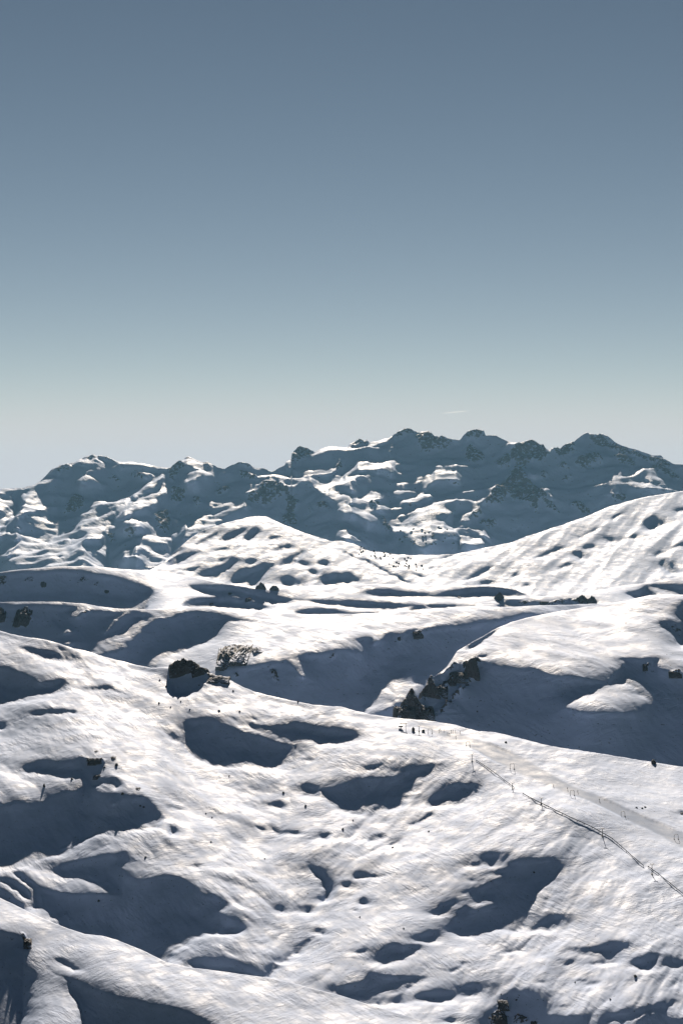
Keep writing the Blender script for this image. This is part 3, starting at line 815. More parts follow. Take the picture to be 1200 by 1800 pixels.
    GRa = np.vstack([np.zeros((nb, len(UG))), GR, np.zeros((nf, len(UG)))])
    co = np.stack([Xa, Ya, Za], -1).reshape(-1, 3).astype(np.float32)
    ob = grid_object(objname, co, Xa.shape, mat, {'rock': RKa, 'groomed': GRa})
    ob["kind"] = "structure"
    ob["label"] = label
    L = Layer(); L.X, L.Y, L.Z = X, Y, Z; L.PV = CV - (Z - CAM_Z) / Y * F; L.ob = ob
    LAYERS[name] = L
    return L

def grid_object(name, co, shape, mat, attrs=None):
    R, C = shape
    idx = np.arange(R * C).reshape(R, C)
    q = np.stack([idx[:-1, :-1], idx[1:, :-1], idx[1:, 1:], idx[:-1, 1:]], -1).reshape(-1, 4)
    me = bpy.data.meshes.new(name)
    me.vertices.add(R * C); me.vertices.foreach_set('co', co.ravel())
    nq = len(q)
    me.loops.add(nq * 4); me.loops.foreach_set('vertex_index', q.ravel().astype(np.int32))
    me.polygons.add(nq)
    me.polygons.foreach_set('loop_start', (np.arange(nq) * 4).astype(np.int32))
    me.polygons.foreach_set('loop_total', np.full(nq, 4, np.int32))
    me.update(calc_edges=True)
    me.shade_smooth()
    for k, a in (attrs or {}).items():
        at = me.attributes.new(k, 'FLOAT', 'POINT'); at.data.foreach_set('value', a.ravel().astype(np.float32))
    me.materials.append(mat)
    ob = bpy.data.objects.new(name, me); COL.objects.link(ob)
    return ob

def ground(layer, u, v):
    """the point of a relief layer seen at photograph pixel u, v"""
    L = LAYERS[layer]
    j = int(round((u - U0) / STEP))
    pv = L.PV[:, j]
    k = int(np.argmin(np.abs(pv - v)))
    k2 = min(max(k + (1 if v > pv[k] else -1), 0), len(pv) - 1)
    f = 0.0 if pv[k2] == pv[k] else float(np.clip((v - pv[k]) / (pv[k2] - pv[k]), 0, 1))
    y = float(L.Y[k, j] * (1 - f) + L.Y[k2, j] * f); z = float(L.Z[k, j] * (1 - f) + L.Z[k2, j] * f)
    return Vector(((u - CU) / F * y, y, z))

def px(layer, u, v):
    """metres per photograph pixel there"""
    return ground(layer, u, v).y / F

M_far = snow_mat("far_snow", 0.02, 0.5, 1.5, 1.0, rock=(0.042, 0.040, 0.041))
M_mid = snow_mat("mid_snow", 0.09, 0.6, 2.6, 1.0)
M_fore = snow_mat("crusted_snow", 0.22, 0.6, 3.2, 1.07)
M_near = snow_mat("near_snow", 0.5, 0.6, 3.2, 0.9)

N_far = [(600, .20, 1.6), (300, .28, 1.8), (150, .32, 1.8), (75, .32, 1.8), (36, .26, 1.6)]
N_1 = [(240, .08, 5), (120, .20, 7), (60, .26, 8), (30, .20, 6), (16, .14, 4)]
N_2 = [(120, .02, 1.5), (60, .03, 2), (30, .03, 2), (15, .03, 2)]
N_3 = [(120, .08, 1.5), (60, .12, 2), (28, .15, 2.5), (14, .15, 3), (7, .14, 3)]
N_4 = [(80, .18, 1.8), (40, .24, 2.4), (20, .23, 2.8), (10, .20, 3), (5, .20, 3.5), (2.6, .18, 3.5)]
N_5 = [(40, .04, 1.5), (20, .07, 2.5), (10, .09, 3), (5, .10, 3), (2.5, .10, 3), (1.2, .09, 3)]

build_layer("L0", "mountain_range", "snow-covered rocky mountain range along the skyline", SKY0, SKY2, 40, True,
            [('L', LIT0), ('S', HOLE0)], ROCK0, (600, 880, 11500), 13.0, 1.0, M_far, N_far, warp=(2.8, 9), sagD=28, a_shadow=45.0, seed=1, calm_shadow=0.0, lit_min=0.7, shoulder=0.4, grow_lit=1, sharp=True,
            ridge=0.9, rock_rough=16.0, wind=(1, 0.3))
build_layer("L1", "snow_hills", "bright far snow hills meeting in a valley below the mountain range", SKY1, SKY2, 22, False,
            [('S', SH1)], [], (700, 1000, 6600), 13.5, 0.08, M_mid, N_1, warp=(2.2, 9), seed=2, wind=(1, 2.6), shoulder=0.6, sharp=True)
build_layer("L2", "snow_plateau", "flat snow plateau with long shadowed banks", SKY2, SKY3, 18, False,
            [('S', SH2), ('L', LIT2)], ROCK2, (600, 1040, 4300), 6.0, 0.08, M_mid, N_2, warp=(1.0, 14), seed=3, ridge=0.3, a_var=1.5, rock_rough=3.0)
build_layer("L3", "snow_hillside", "rolling snow hillside above the shadowed valley", SKY3, SKY4, 30, False,
            [('S', SH3), ('L', LIT3)], ROCK3, (600, 1100, 3150), 10.5, 0.08, M_mid, N_3, warp=(1.5, 14), seed=4, ridge=0.4, rock_rough=3.5)
build_layer("L4B", "snow_shoulder", "broad snow shoulder with a crag on its left edge", SKY4B, SKY4, 30, False,
            [('S', SH4B), ('L', LIT4B)], ROCK4B, (1000, 1120, 2550), 11.0, 0.08, M_mid, N_3, warp=(2.0, 12), seed=5, a_shadow=47.0, ridge=0.4, rock_rough=4.5)
build_layer("L4", "ski_slope", "wind-textured snow slope with hollows and a groomed piste", SKY4, None, 0, False,
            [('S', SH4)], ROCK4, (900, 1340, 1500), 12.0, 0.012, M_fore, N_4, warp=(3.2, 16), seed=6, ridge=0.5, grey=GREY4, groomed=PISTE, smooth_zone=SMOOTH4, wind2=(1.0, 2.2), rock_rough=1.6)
build_layer("L5", "near_ridge", "near smooth snow ridge in the lower left corner", SKY5, None, 0, False,
            [('S', SH5)], ROCK5, (300, 1750, 620), 10.5, 0.08, M_near, N_5, warp=(2.2, 16), seed=7, ridge=0.3, grey=GREY5, rock_rough=0.8)

# ------------------------------------------------------------------ things on the snow
M_rock, _n, _l, _b = new_mat("bare_rock")
def rock_nodes(n, l, b):
    tc = n.new('ShaderNodeTexCoord'); ge = n.new('ShaderNodeNewGeometry')
    nz = n.new('ShaderNodeTexNoise'); nz.inputs['Scale'].default_value = 0.35; nz.inputs['Detail'].default_value = 8; nz.inputs['Roughness'].default_value = 0.7
    l.new(tc.outputs['Object'], nz.inputs['Vector'])
    mx = n.new('ShaderNodeMix'); mx.data_type = 'RGBA'
    mx.inputs['A'].default_value = (0.016, 0.016, 0.018, 1); mx.inputs['B'].default_value = (0.062, 0.060, 0.064, 1)
    r = n.new('ShaderNodeMapRange'); r.inputs['From Min'].default_value = 0.3; r.inputs['From Max'].default_value = 0.7
    l.new(nz.outputs['Fac'], r.inputs['Value']); l.new(r.outputs[0], mx.inputs['Factor'])
    # snow lodged on ledges
    sp = n.new('ShaderNodeSeparateXYZ'); l.new(ge.outputs['Normal'], sp.inputs[0])
    ad = n.new('ShaderNodeMath'); ad.operation = 'MULTIPLY_ADD'; ad.inputs[1].default_value = 1.2
    l.new(nz.outputs['Fac'], ad.inputs[0]); l.new(sp.outputs['Z'], ad.inputs[2])
    sr = n.new('ShaderNodeMapRange'); sr.inputs['From Min'].default_value = 1.45; sr.inputs['From Max'].default_value = 1.56
    l.new(ad.outputs[0], sr.inputs['Value'])
    sm = n.new('ShaderNodeMix'); sm.data_type = 'RGBA'; sm.inputs['B'].default_value = (0.383, 0.464, 0.635, 1)
    l.new(sr.outputs[0], sm.inputs['Factor']); l.new(mx.outputs['Result'], sm.inputs['A'])
    l.new(sm.outputs['Result'], b.inputs['Base Color'])
    b.inputs['Roughness'].default_value = 0.9
    bp = n.new('ShaderNodeBump'); bp.inputs['Strength'].default_value = 0.8; bp.inputs['Distance'].default_value = 0.8
    l.new(nz.outputs['Fac'], bp.inputs['Height']); l.new(bp.outputs[0], b.inputs['Normal'])
rock_nodes(_n, _l, _b)
M_steel = plain_mat("galvanised_steel", (0.10, 0.105, 0.11), 0.5, 0.5)
M_dark = plain_mat("dark_net", (0.02, 0.021, 0.024), 0.8)
M_wood = plain_mat("weathered_timber", (0.05, 0.036, 0.026), 0.85)
M_conc = plain_mat("concrete", (0.22, 0.22, 0.21), 0.9)
M_roof = plain_mat("dark_sheet_roof", (0.03, 0.032, 0.036), 0.5)
JACKETS = [plain_mat("jacket_" + n, c, 0.7) for n, c in (("navy", (0.012, 0.016, 0.035)), ("black", (0.012, 0.012, 0.013)), ("red", (0.09, 0.015, 0.015)), ("grey", (0.05, 0.052, 0.06)))]
M_ski = plain_mat("ski_base", (0.04, 0.04, 0.05), 0.3)
M_skin = plain_mat("skin", (0.42, 0.25, 0.18), 0.6)

def mesh_ob(name, verts, faces, mat, parent=None, smooth=False):
    me = bpy.data.meshes.new(name); me.from_pydata([tuple(v) for v in verts], [], faces); me.update()
    if smooth: me.shade_smooth()
    me.materials.append(mat)
    o = bpy.data.objects.new(name, me); COL.objects.link(o)
    if parent is not None: o.parent = parent
    return o

def box_data(x0, x1, y0, y1, z0, z1):
    v = [(x0, y0, z0), (x1, y0, z0), (x1, y1, z0), (x0, y1, z0), (x0, y0, z1), (x1, y0, z1), (x1, y1, z1), (x0, y1, z1)]
    return v, [(0, 3, 2, 1), (4, 5, 6, 7), (0, 1, 5, 4), (1, 2, 6, 5), (2, 3, 7, 6), (3, 0, 4, 7)]

def tube_data(pts, rad, n=8):
    """round bar through points, radius per point"""
    V, Fc = [], []
    pts = [Vector(p) for p in pts]
    for i, p in enumerate(pts):
        d = (pts[min(i + 1, len(pts) - 1)] - pts[max(i - 1, 0)]).normalized()
        a = d.cross(Vector((0.31, 0.95, 0.05))); a.normalize(); c = d.cross(a)
        r = rad[i] if isinstance(rad, (list, tuple)) else rad
        for k in range(n):
            t = 2 * math.pi * k / n
            V.append(p + a * (r * math.cos(t)) + c * (r * math.sin(t)))
    for i in range(len(pts) - 1):
        for k in range(n):
            Fc.append((i * n + k, i * n + (k + 1) % n, (i + 1) * n + (k + 1) % n, (i + 1) * n + k))
    Fc.append(tuple(range(n - 1, -1, -1))); Fc.append(tuple(range((len(pts) - 1) * n, len(pts) * n)))
    return V, Fc

def empty(name, loc, label, cat, group=None):
    e = bpy.data.objects.new(name, None); COL.objects.link(e); e.location = loc; e.empty_display_size = 0.5
    e["label"] = label; e["category"] = cat
    if group: e["group"] = group
    return e

def tag(o, label, cat, group=None):
    o["label"] = label; o["category"] = cat
    if group: o["group"] = group
    return o

def stone_mesh(name, seed, sub=2, rough=0.5):
    """angular boulder, unit size"""
    from mathutils import noise as mn
    bm = bmesh.new(); bmesh.ops.create_icosphere(bm, subdivisions=sub, radius=1.0)
    off = Vector((seed * 3.71, seed * 1.93, seed * 5.17))
    rnd = random.Random(seed)
    planes = []
    for _ in range(9):
        a = rnd.uniform(0, 2 * math.pi); z = rnd.uniform(-0.1, 0.9)
        planes.append((Vector((math.cos(a), math.sin(a), z)).normalized(), rnd.uniform(0.5, 0.8)))
    for v in bm.verts:
        p = v.co.copy()
        for nrm, dd in planes:
            q = p.dot(nrm)
            if q > dd: p -= nrm * (q - dd) * 0.9
        v.co = p * (1 + rough * (mn.turbulence(p * 1.2 + off, 3, True) - 0.5))
    me = bpy.data.meshes.new(name); bm.to_mesh(me); bm.free()
    me.materials.append(M_rock)
    return me

def crag_mesh(name, seed, n=44):
    """broken rib of rock growing out of a slope: unit footprint, jagged crest, blocky ledges"""
    t = np.linspace(-1, 1, n)
    x, y = np.meshgrid(t, t)
    o1, o2 = seed * 5.3, seed * 2.7
    prof = np.clip(1 - np.abs(x) ** 1.7, 0, 1) ** 0.7 * np.clip(1 - np.abs(y + 0.25 * noise2(x * 2 + o1, x * 0 + o2, 3)) ** 1.5, 0, 1) ** 0.8
    rg = 0
    for k in range(5):
        rg = rg + (1 - 2 * np.abs(noise2(x * 1.6 * 2 ** k + o1, y * 1.1 * 2 ** k + o2, seed + k))) * 0.55 ** k
    h = prof * (0.55 + 0.33 * rg)
    st = 7.0; hq = np.floor(h * st + 0.35 * noise2(x * 3 + o2, y * 3 + o1, 9)) / st
    h = 0.45 * h + 0.55 * (hq + 0.08)
    h = np.where(prof <= 0.02, -0.25, h - 0.12 * (1 - prof))
    jx = 0.025 * noise2(x * 9 + o1, y * 9, seed + 31); jy = 0.05 * noise2(x * 9, y * 9 + o2, seed + 32)
    X = x + jx; Y_ = y + jy
    h[0, :] = h[-1, :] = -0.6; h[:, 0] = h[:, -1] = -0.6
    idx = np.arange(n * n).reshape(n, n)
    q = np.stack([idx[:-1, :-1], idx[:-1, 1:], idx[1:, 1:], idx[1:, :-1]], -1).reshape(-1, 4)
    me = bpy.data.meshes.new(name)
    me.from_pydata(np.stack([X, Y_, h], -1).reshape(-1, 3).tolist(), [], q.tolist()); me.update()
    me.materials.append(M_rock)
    return me

CRAGS = [crag_mesh("crag", s) for s in (1, 2, 3, 4, 5)]
STONES = [stone_mesh("stone", s, 2, 0.5) for s in (11, 12, 13, 14)]

def rock(name, layer, u, v, w, h, label, group=None, seed=0, meshes=CRAGS, cat="rock", depth=0.9, stand=False):
    g = ground(layer, u, v); k = g.y / F
    o = bpy.data.objects.new(name, meshes[seed % len(meshes)]); COL.objects.link(o)
    if meshes is STONES:
        o.scale = (0.6 * w * k, 0.6 * w * k, h * k * 0.62)
        o.location = g + Vector((0, 0, h * k * 0.15))
        o.rotation_euler = (0, 0, (seed * 2.399) % 6.28)
    else:
        # the rib leans back into the slope it grows from
        gt = ground(layer, u, v - max(4.0, h)); gb = ground(layer, u, v)
        sl = min(0.75, max(0.08, (gt.z - gb.z) / max(1.0, gt.y - gb.y)))
        if stand:
            o.scale = (0.56 * w * k, 0.45 * w * k * depth, h * k * 1.15)
            o.location = g + Vector((0, 0.3 * w * k * depth, 0.3 * w * k * depth * sl - 0.1 * h * k))
            o.rotation_euler = (math.atan(sl) * 0.7, 0, (-0.2, 0.15, 0.3, -0.1, 0.0)[seed % 5])
        else:
            dep = h * k / (sl + (v - CV) / F)          # the rock lies along the slope
            c_ = ground(layer, u, v - 0.5 * h)
            rz = 0.32 * h * k + 0.04 * w * k
            o.scale = (0.58 * w * k, 0.62 * dep * math.sqrt(1 + sl * sl), rz)
            o.location = c_ + Vector((0, 0, -0.22 * rz))
            o.rotation_euler = (math.atan(sl), 0, (-0.12, 0.1, 0.16, -0.08, 0.0)[seed % 5])
    return tag(o, label, cat, group)

MARKS = [(420, 1310, "the large round hollow"), (650, 1390, "the wide central hollow"), (800, 1395, "the small oval hollow"), (890, 1580, "the big ragged shadow right of centre"),
         (120, 1455, "the large left shadow"), (260, 1600, "the lower left shadow"), (325, 1175, "the tall ridge outcrop"), (1060, 1672, "the curved hollow at lower right"), (910, 1770, "the round shadow at the bottom"),
         (110, 1348, "the left-hand hollow's lip"), (565, 1555, "the central gully"), (700, 1675, "the dark hollow at bottom centre")]
_used = {}
def place_label(what, u, v):
    """where a small thing lies, told by the nearest thing one can find"""
    M_ = sorted(MARKS, key=lambda t: math.hypot(t[0] - u, (t[1] - v) * 1.3))
    for far, (mu, mv, nm) in enumerate(M_):
        du, dv = u - mu, v - mv
        a = ("above" if dv < 0 else "below") if abs(dv) > 0.5 * abs(du) else ""
        b = ("left of" if du < 0 else "right of") if abs(du) > 0.5 * abs(dv) else ""
        rel = (a + " and " + b) if a and b else (a or b)
        t = what + " on the snow " + ("", "farther ", "well ")[min(far, 2)] + rel + " " + nm
        if t not in _used:
            _used[t] = 1
            return t

rock("rock_outcrop", "L4", 324, 1183, 50, 17, "tall dark craggy outcrop crowning the sunlit ridge, casting a shadow below it", seed=1, cat="rock outcrop", stand=True)
rock("rock_outcrop", "L4", 352, 1186, 30, 8, "low black rocks just right of the tall outcrop on the ridge", seed=2, cat="rock outcrop", stand=True)
rock("rock_outcrop", "L4", 384, 1198, 34, 9, "slanting strip of dark rocks trailing right from the ridge outcrop", seed=3, cat="rock outcrop")
rock("rock_outcrop", "L3", 402, 1167, 36, 30, "dark jagged outcrop in the bright hillside behind the ridge", seed=4, cat="rock outcrop")
rock("rock_outcrop", "L3", 427, 1160, 28, 26, "right half of the jagged outcrop in the bright hillside", seed=0, cat="rock outcrop")
rock("rock_outcrop", "L3", 452, 1145, 13, 7, "small dark rock on the bright hillside right of the jagged outcrop", seed=2, cat="rock")
rock("rock_outcrop", "L3", 40, 1098, 26, 26, "dark triangular rock with snow streaks in the far left shadowed bank", seed=3, cat="rock outcrop")
rock("rock_outcrop", "L3", 3, 1090, 16, 18, "dark rock cut by the left edge in the shadowed bank", seed=1, cat="rock outcrop")
rock("rock_outcrop", "L3", 735, 1120, 16, 10, "dark broken rock at the top of the central shadowed valley", seed=1, cat="rock outcrop")
rock("boulder", "L3", 702, 1127, 7, 7, "small snow-topped boulder left of the rock in the central shadowed valley", seed=2, cat="boulder")
rock("rock_outcrop", "L4", 168, 1342, 24, 9, "black rocks along the lip of the left-hand hollow", seed=4, cat="rock outcrop")
rock("rock_outcrop", "L4", 173, 1368, 16, 6, "black rock bar below the lip of the left-hand hollow", seed=3, cat="rock outcrop")
rock("boulder", "L4", 199, 1335, 9, 6, "dark boulder on the snow right of the left-hand hollow's lip", seed=1, cat="boulder")
rock("boulder", "L4", 241, 1389, 9, 5, "lone boulder above the right end of the large left shadow", seed=0, cat="boulder")
rock("boulder", "L4", 78, 1383, 5, 8, "upright boulder on the lit tongue at the left", seed=2, cat="boulder", meshes=STONES)
rock("boulder", "L4", 169, 1323, 6, 4, "small boulder on the snow just above the left-hand hollow", seed=3, cat="boulder")
rock("rock_outcrop", "L2", 458, 1035, 18, 10, "black rock poking over the plateau edge below the far snow hill", seed=0, cat="rock outcrop", stand=True)
rock("rock_outcrop", "L2", 482, 1037, 17, 8, "right of the two black rocks on the plateau edge", seed=4, cat="rock outcrop", stand=True)
rock("boulder", "L2", 77, 1032, 10, 10, "larger dark boulder in the shadowed plateau bank at the left", seed=1, cat="boulder")
rock("boulder", "L2", 188, 1043, 8, 6, "dark boulder low in the right part of the shadowed plateau bank", seed=2, cat="boulder")
rock("boulder", "L2", 437, 1057, 10, 6, "dark boulder on the rim of the small plateau hollow", seed=3, cat="boulder")
rock("boulder", "L2", 372, 1064, 8, 4, "boulder inside the small plateau hollow", seed=4, cat="boulder")
rock("boulder", "L2", 405, 1046, 7, 5, "boulder at the upper edge of the small plateau hollow", seed=1, cat="boulder")
rock("boulder", "L2", 806, 1053, 7, 6, "small dark boulder on the strip between two plateau banks", seed=1, cat="boulder")
rock("rock_outcrop", "L2", 877, 1055, 18, 11, "dark rock step at the left end of the rocky plateau edge", seed=2, cat="rock outcrop", stand=True)
rock("rock_outcrop", "L2", 1022, 1059, 20, 9, "left of the twin black rocks ending the rocky plateau edge", seed=3, cat="rock outcrop", stand=True)
rock("rock_outcrop", "L2", 1040, 1059, 16, 9, "right of the twin black rocks ending the rocky plateau edge", seed=0, cat="rock outcrop", stand=True)
rock("rock_outcrop", "L2", 960, 1062, 20, 5, "low dark rocks midway along the rocky plateau edge", seed=1, cat="rock outcrop")
rock("cliff", "L4B", 829, 1189, 26, 28, "brown rock face at the corner of the broad snow shoulder", seed=4, cat="cliff", stand=True)
rock("rock_spire", "L4B", 756, 1224, 30, 21, "pointed dark spire on the left edge of the snow shoulder", seed=2, cat="rock spire", stand=True)
rock("rock_spire", "L4B", 722, 1248, 36, 20, "dark double-topped crag left of the pointed spire", seed=0, cat="rock spire", stand=True)
rock("rock_outcrop", "L4B", 710, 1268, 36, 26, "dark broken rocks at the foot of the double-topped crag", seed=3, cat="rock outcrop")
rock("rock_outcrop", "L4B", 744, 1262, 34, 22, "rocks between the crag foot and the ski slope", seed=1, cat="rock outcrop")
rock("rock_outcrop", "L4B", 772, 1222, 26, 18, "broken rocks just right of the pointed spire, along the shoulder's edge", seed=3, cat="rock outcrop")
rock("rock_outcrop", "L4B", 803, 1196, 24, 16, "broken rock band below the brown face's left corner", seed=1, cat="rock outcrop")
rock("rock_outcrop", "L4B", 790, 1205, 20, 8, "ledge of dark rock running down left from the brown face", seed=2, cat="rock outcrop")
rock("boulder", "L4B", 838, 1252, 3, 3, "tiny lone boulder in the large blue shadow", seed=1, cat="boulder")
rock("rock_outcrop", "L4B", 1133, 1177, 8, 10, "small dark rocks below the right rim of the snow shoulder", seed=0, cat="rock outcrop")
rock("rock_outcrop", "L4B", 1186, 1189, 20, 9, "dark rocks at the right edge below the snow shoulder's rim", seed=3, cat="rock outcrop")
rock("boulder", "L4", 1148, 1342, 10, 10, "snow-capped boulder standing on the crest of the ski slope at the right", seed=2, cat="boulder", meshes=STONES)
rock("rock_outcrop", "L4", 884, 1772, 16, 15, "narrow black rocks in the snow at the bottom right of centre", seed=1, cat="rock outcrop")
rock("rock_outcrop", "L4", 874, 1803, 30, 18, "black crag cut by the bottom edge right of centre", seed=4, cat="rock outcrop")
rock("rock_outcrop", "L4", 940, 1803, 14, 8, "small black rocks at the bottom edge in the round shadow", seed=3, cat="rock outcrop")
rock("rock_outcrop", "L5", 49, 1664, 13, 15, "black rocks on the lip of the near ridge in the lower left", seed=2, cat="rock outcrop")
rock("rock_outcrop", "L4", 1197, 1433, 12, 5, "low dark rock at the right edge above the groomed piste", seed=3, cat="rock outcrop")
for i, (u, v) in enumerate([(1118, 1420), (1127.5, 1421), (1133, 1419)]):
    rock("boulder", "L4", u, v, 5, 2.6, ("leftmost", "middle", "rightmost")[i] + " of three black stones in a row beside the groomed piste", "three stones beside the piste", seed=i, meshes=STONES, cat="boulder")
rock("boulder", "L4", 888, 1305, 6, 3, "dark stone on the bright snow behind the upper piste", seed=1, meshes=STONES, cat="boulder")
for i, (u, v, w) in enumerate([(280, 1236, 4), (292, 1207, 4), (281, 1196, 4), (385, 1250, 5), (421, 1251, 4), (524, 1232, 4), (300, 1243, 3), (334, 1247, 3), (410, 1215, 4), (362, 1430, 3),
                               (373, 1437, 3), (371, 1480, 3), (498, 1394, 5), (537, 1417, 5), (403, 1364, 3), (256, 1507, 4), (174, 1584, 5), (938, 1534, 4), (1116, 1717, 7), (907, 1758, 4),
                               (709, 1632, 3), (632, 1612, 3), (205, 1345, 7), (184, 1349, 4), (216, 1396, 6), (127, 1370, 5), (247, 1417, 4), (253, 1419, 4), (753, 1462, 4), (602, 1458, 5),
                               (620, 1442, 3), (1138, 1765, 3), (1010, 1727, 3), (1072, 1757, 4), (690, 1490, 4), (860, 1790, 5), (880, 1748, 3), (465, 1510, 3), (350, 1205, 3), (318, 1233, 3)]):
    rock("stone", "L4", u, v, w, w * 0.75, place_label("dark stone", u, v), "stones scattered over the near slope", seed=i, meshes=STONES, cat="stone")
_r = random.Random(5)
for i in range(46):
    t = _r.random(); u = 632 + 100 * t + _r.uniform(-14, 14); v = 962 + 36 * t + _r.uniform(-9, 10)
    rock("stone", "L1", u, v, _r.uniform(2.2, 5), _r.uniform(1.5, 3), "dark stone in the rubble strewn across the far valley mouth", "rubble in the far valley mouth", seed=i, meshes=STONES, cat="stone")
for i in range(34):
    u = _r.uniform(700, 800); v = _r.uniform(925, 958)
    rock("stone", "L0", u, v, _r.uniform(2.5, 6), _r.uniform(1.6, 3.6), "dark stone on the sunlit terrace below the rock pyramid", "stones on the far terrace", seed=i, meshes=STONES, cat="stone")

# ---- drag lift
PYL = [(736, 1286, 10, "first pylon from the top station, among the huts"), (829, 1338, 12.5, "second pylon from the top, standing alone on bright snow"),
       (900, 1387, 10.5, "third pylon from the top, at the start of the long snow fence"), (950.5, 1413, 10.5, "fourth pylon from the top, beside the long snow fence"),
       (1058, 1470, 14, "fifth pylon from the top, halfway down the long snow fence"), (1145, 1537, 18, "lowest pylon in view, near the right edge")]
rope_l, rope_r = [], []
for (u, v, hp, txt) in PYL:
    g = ground("L4", u, v); k = g.y / F; H = hp * k
    e = empty("lift_pylon", g, "T-shaped lift pylon, " + txt, "lift pylon", "drag lift pylons")
    V, Fc = tube_data([(0, 0, -0.6), (0, 0, H * 0.5), (0, 0, H)], [0.30, 0.24, 0.17], 10); mesh_ob("post", V, Fc, M_steel, e, True)
    V, Fc = box_data(-1.25, 1.25, -0.14, 0.14, H - 0.15, H + 0.12); mesh_ob("crossarm", V, Fc, M_steel, e)
    V, Fc = box_data(-0.65, 0.65, -0.6, 0.6, -0.7, 0.28); mesh_ob("footing", V, Fc, M_conc, e)
    for sx in (-1.1, 1.1):
        V, Fc = tube_data([(sx - 0.09, 0, H + 0.32), (sx + 0.09, 0, H + 0.32)], 0.26, 12); mesh_ob("sheave", V, Fc, M_steel, e)
    rope_l.append(g + Vector((-1.1, 0, H + 0.58))); rope_r.append(g + Vector((1.1, 0, H + 0.58)))
def rope(pts, label):
    P_ = []
    for a, b in zip(pts[:-1], pts[1:]):
        for i in range(10):
            t = i / 10; p = a.lerp(b, t); p.z -= 4 * t * (1 - t) * (b - a).length * 0.012; P_.append(p)
    P_.append(pts[-1])
    V, Fc = tube_data(P_, 0.035, 5); o = mesh_ob("haul_rope", V, Fc, M_steel)
    return tag(o, label, "cable")
g_end = ground("L4", 1260, 1628) + Vector((0, 0, 7)); g_top = ground("L4", 712, 1281) + Vector((0, 0, 4))
rope([g_top] + rope_l + [g_end], "left strand of the thin lift cable running over the pylons")
rope([g_top + Vector((1, 0, 0))] + rope_r + [g_end + Vector((2.2, 0, 0))], "right strand of the thin lift cable running over the pylons")

# portals of the second lift
for (u, v, hp, wp, txt) in [(755.5, 1289, 7.5, 7, "nearest the lift huts"), (822, 1311, 7, 6, "just below the group of skiers"), (899.5, 1351.5, 9, 7, "second below the skiers, beside the piste"),
                            (1005, 1398, 8.5, 7, "third below the skiers, at the piste edge"), (1094, 1434.5, 8, 6.5, "fourth below the skiers"), (1187.5, 1475, 8, 7, "nearest the right edge")]:
    g = ground("L4", u, v); k = g.y / F; H = hp * k; W = wp * k / 2
    e = empty("lift_portal", g, "thin open portal frame " + txt, "lift portal", "portal frames along the piste")
    for sx in (-1, 1):
        V, Fc = tube_data([(sx * W * 1.05, 0, -0.5), (sx * W, 0, H * 0.8), (sx * W * 0.8, 0, H)], 0.13, 8); mesh_ob("post", V, Fc, M_steel, e, True)
        V, Fc = box_data(sx * W * 1.05 - 0.4, sx * W * 1.05 + 0.4, -0.4, 0.4, -0.5, 0.3); mesh_ob("footing", V, Fc, M_conc, e)
    V, Fc = tube_data([(-W * 0.8, 0, H), (W * 0.8, 0, H)], 0.13, 8); mesh_ob("crossbeam", V, Fc, M_steel, e, True)

# snow fences: posts and net panels
def fence(pts, hts, label, step=13.0):
    L_ = []
    for (a, b) in zip(pts[:-1], pts[1:]):
        n = max(1, int(round(math.hypot(b[0] - a[0], b[1] - a[1]) / step)))
        for i in range(n): L_.append((a[0] + (b[0] - a[0]) * i / n, a[1] + (b[1] - a[1]) * i / n))
    L_.append(pts[-1])
    G_ = [ground("L4", u, v + 3.5) for u, v in L_]
    zs = [g.z for g in G_]
    for i in range(1, len(G_) - 1): G_[i].z = 0.25 * zs[i - 1] + 0.5 * zs[i] + 0.25 * zs[i + 1]
    e = empty("snow_fence", G_[0], label, "snow fence", "snow fences along the lift")
    o = G_[0]
    for i, g in enumerate(G_):
        q = g - o; hh = hts * g.y / F
        V, Fc = tube_data([q + Vector((0, 0, -0.6)), q + Vector((0, 0, hh + 0.15))], [0.13, 0.10], 6); mesh_ob("post", V, Fc, M_wood, e)
    for i, (g, g2) in enumerate(zip(G_[:-1], G_[1:])):
        a, b = g - o, g2 - o; ha = hts * g.y / F; hb = hts * g2.y / F
        d = Vector((0.0, 0.05, 0))
        V = [a + Vector((0, 0, ha * 0.45)) - d, b + Vector((0, 0, hb * 0.45)) - d, b + Vector((0, 0, hb)) - d, a + Vector((0, 0, ha)) - d,
             a + Vector((0, 0, ha * 0.45)) + d, b + Vector((0, 0, hb * 0.45)) + d, b + Vector((0, 0, hb)) + d, a + Vector((0, 0, ha)) + d]
        mesh_ob("net_panel", V, [(0, 1, 2, 3), (7, 6, 5, 4), (0, 4, 5, 1), (3, 2, 6, 7), (0, 3, 7, 4), (1, 5, 6, 2)], M_dark, e)
fence([(836, 1334), (850, 1343), (876, 1362), (903, 1382)], 2.2, "upper short stretch of dark snow fence below the second pylon")
fence([(918, 1393), (950, 1410), (1000, 1434), (1040, 1452), (1075, 1472), (1100, 1494), (1130, 1520)], 2.8, "long dark snow fence running down beside the lift pylons")
fence([(1138, 1521), (1165, 1541), (1200, 1570), (1235, 1600)], 2.8, "lowest stretch of snow fence running out at the right edge")

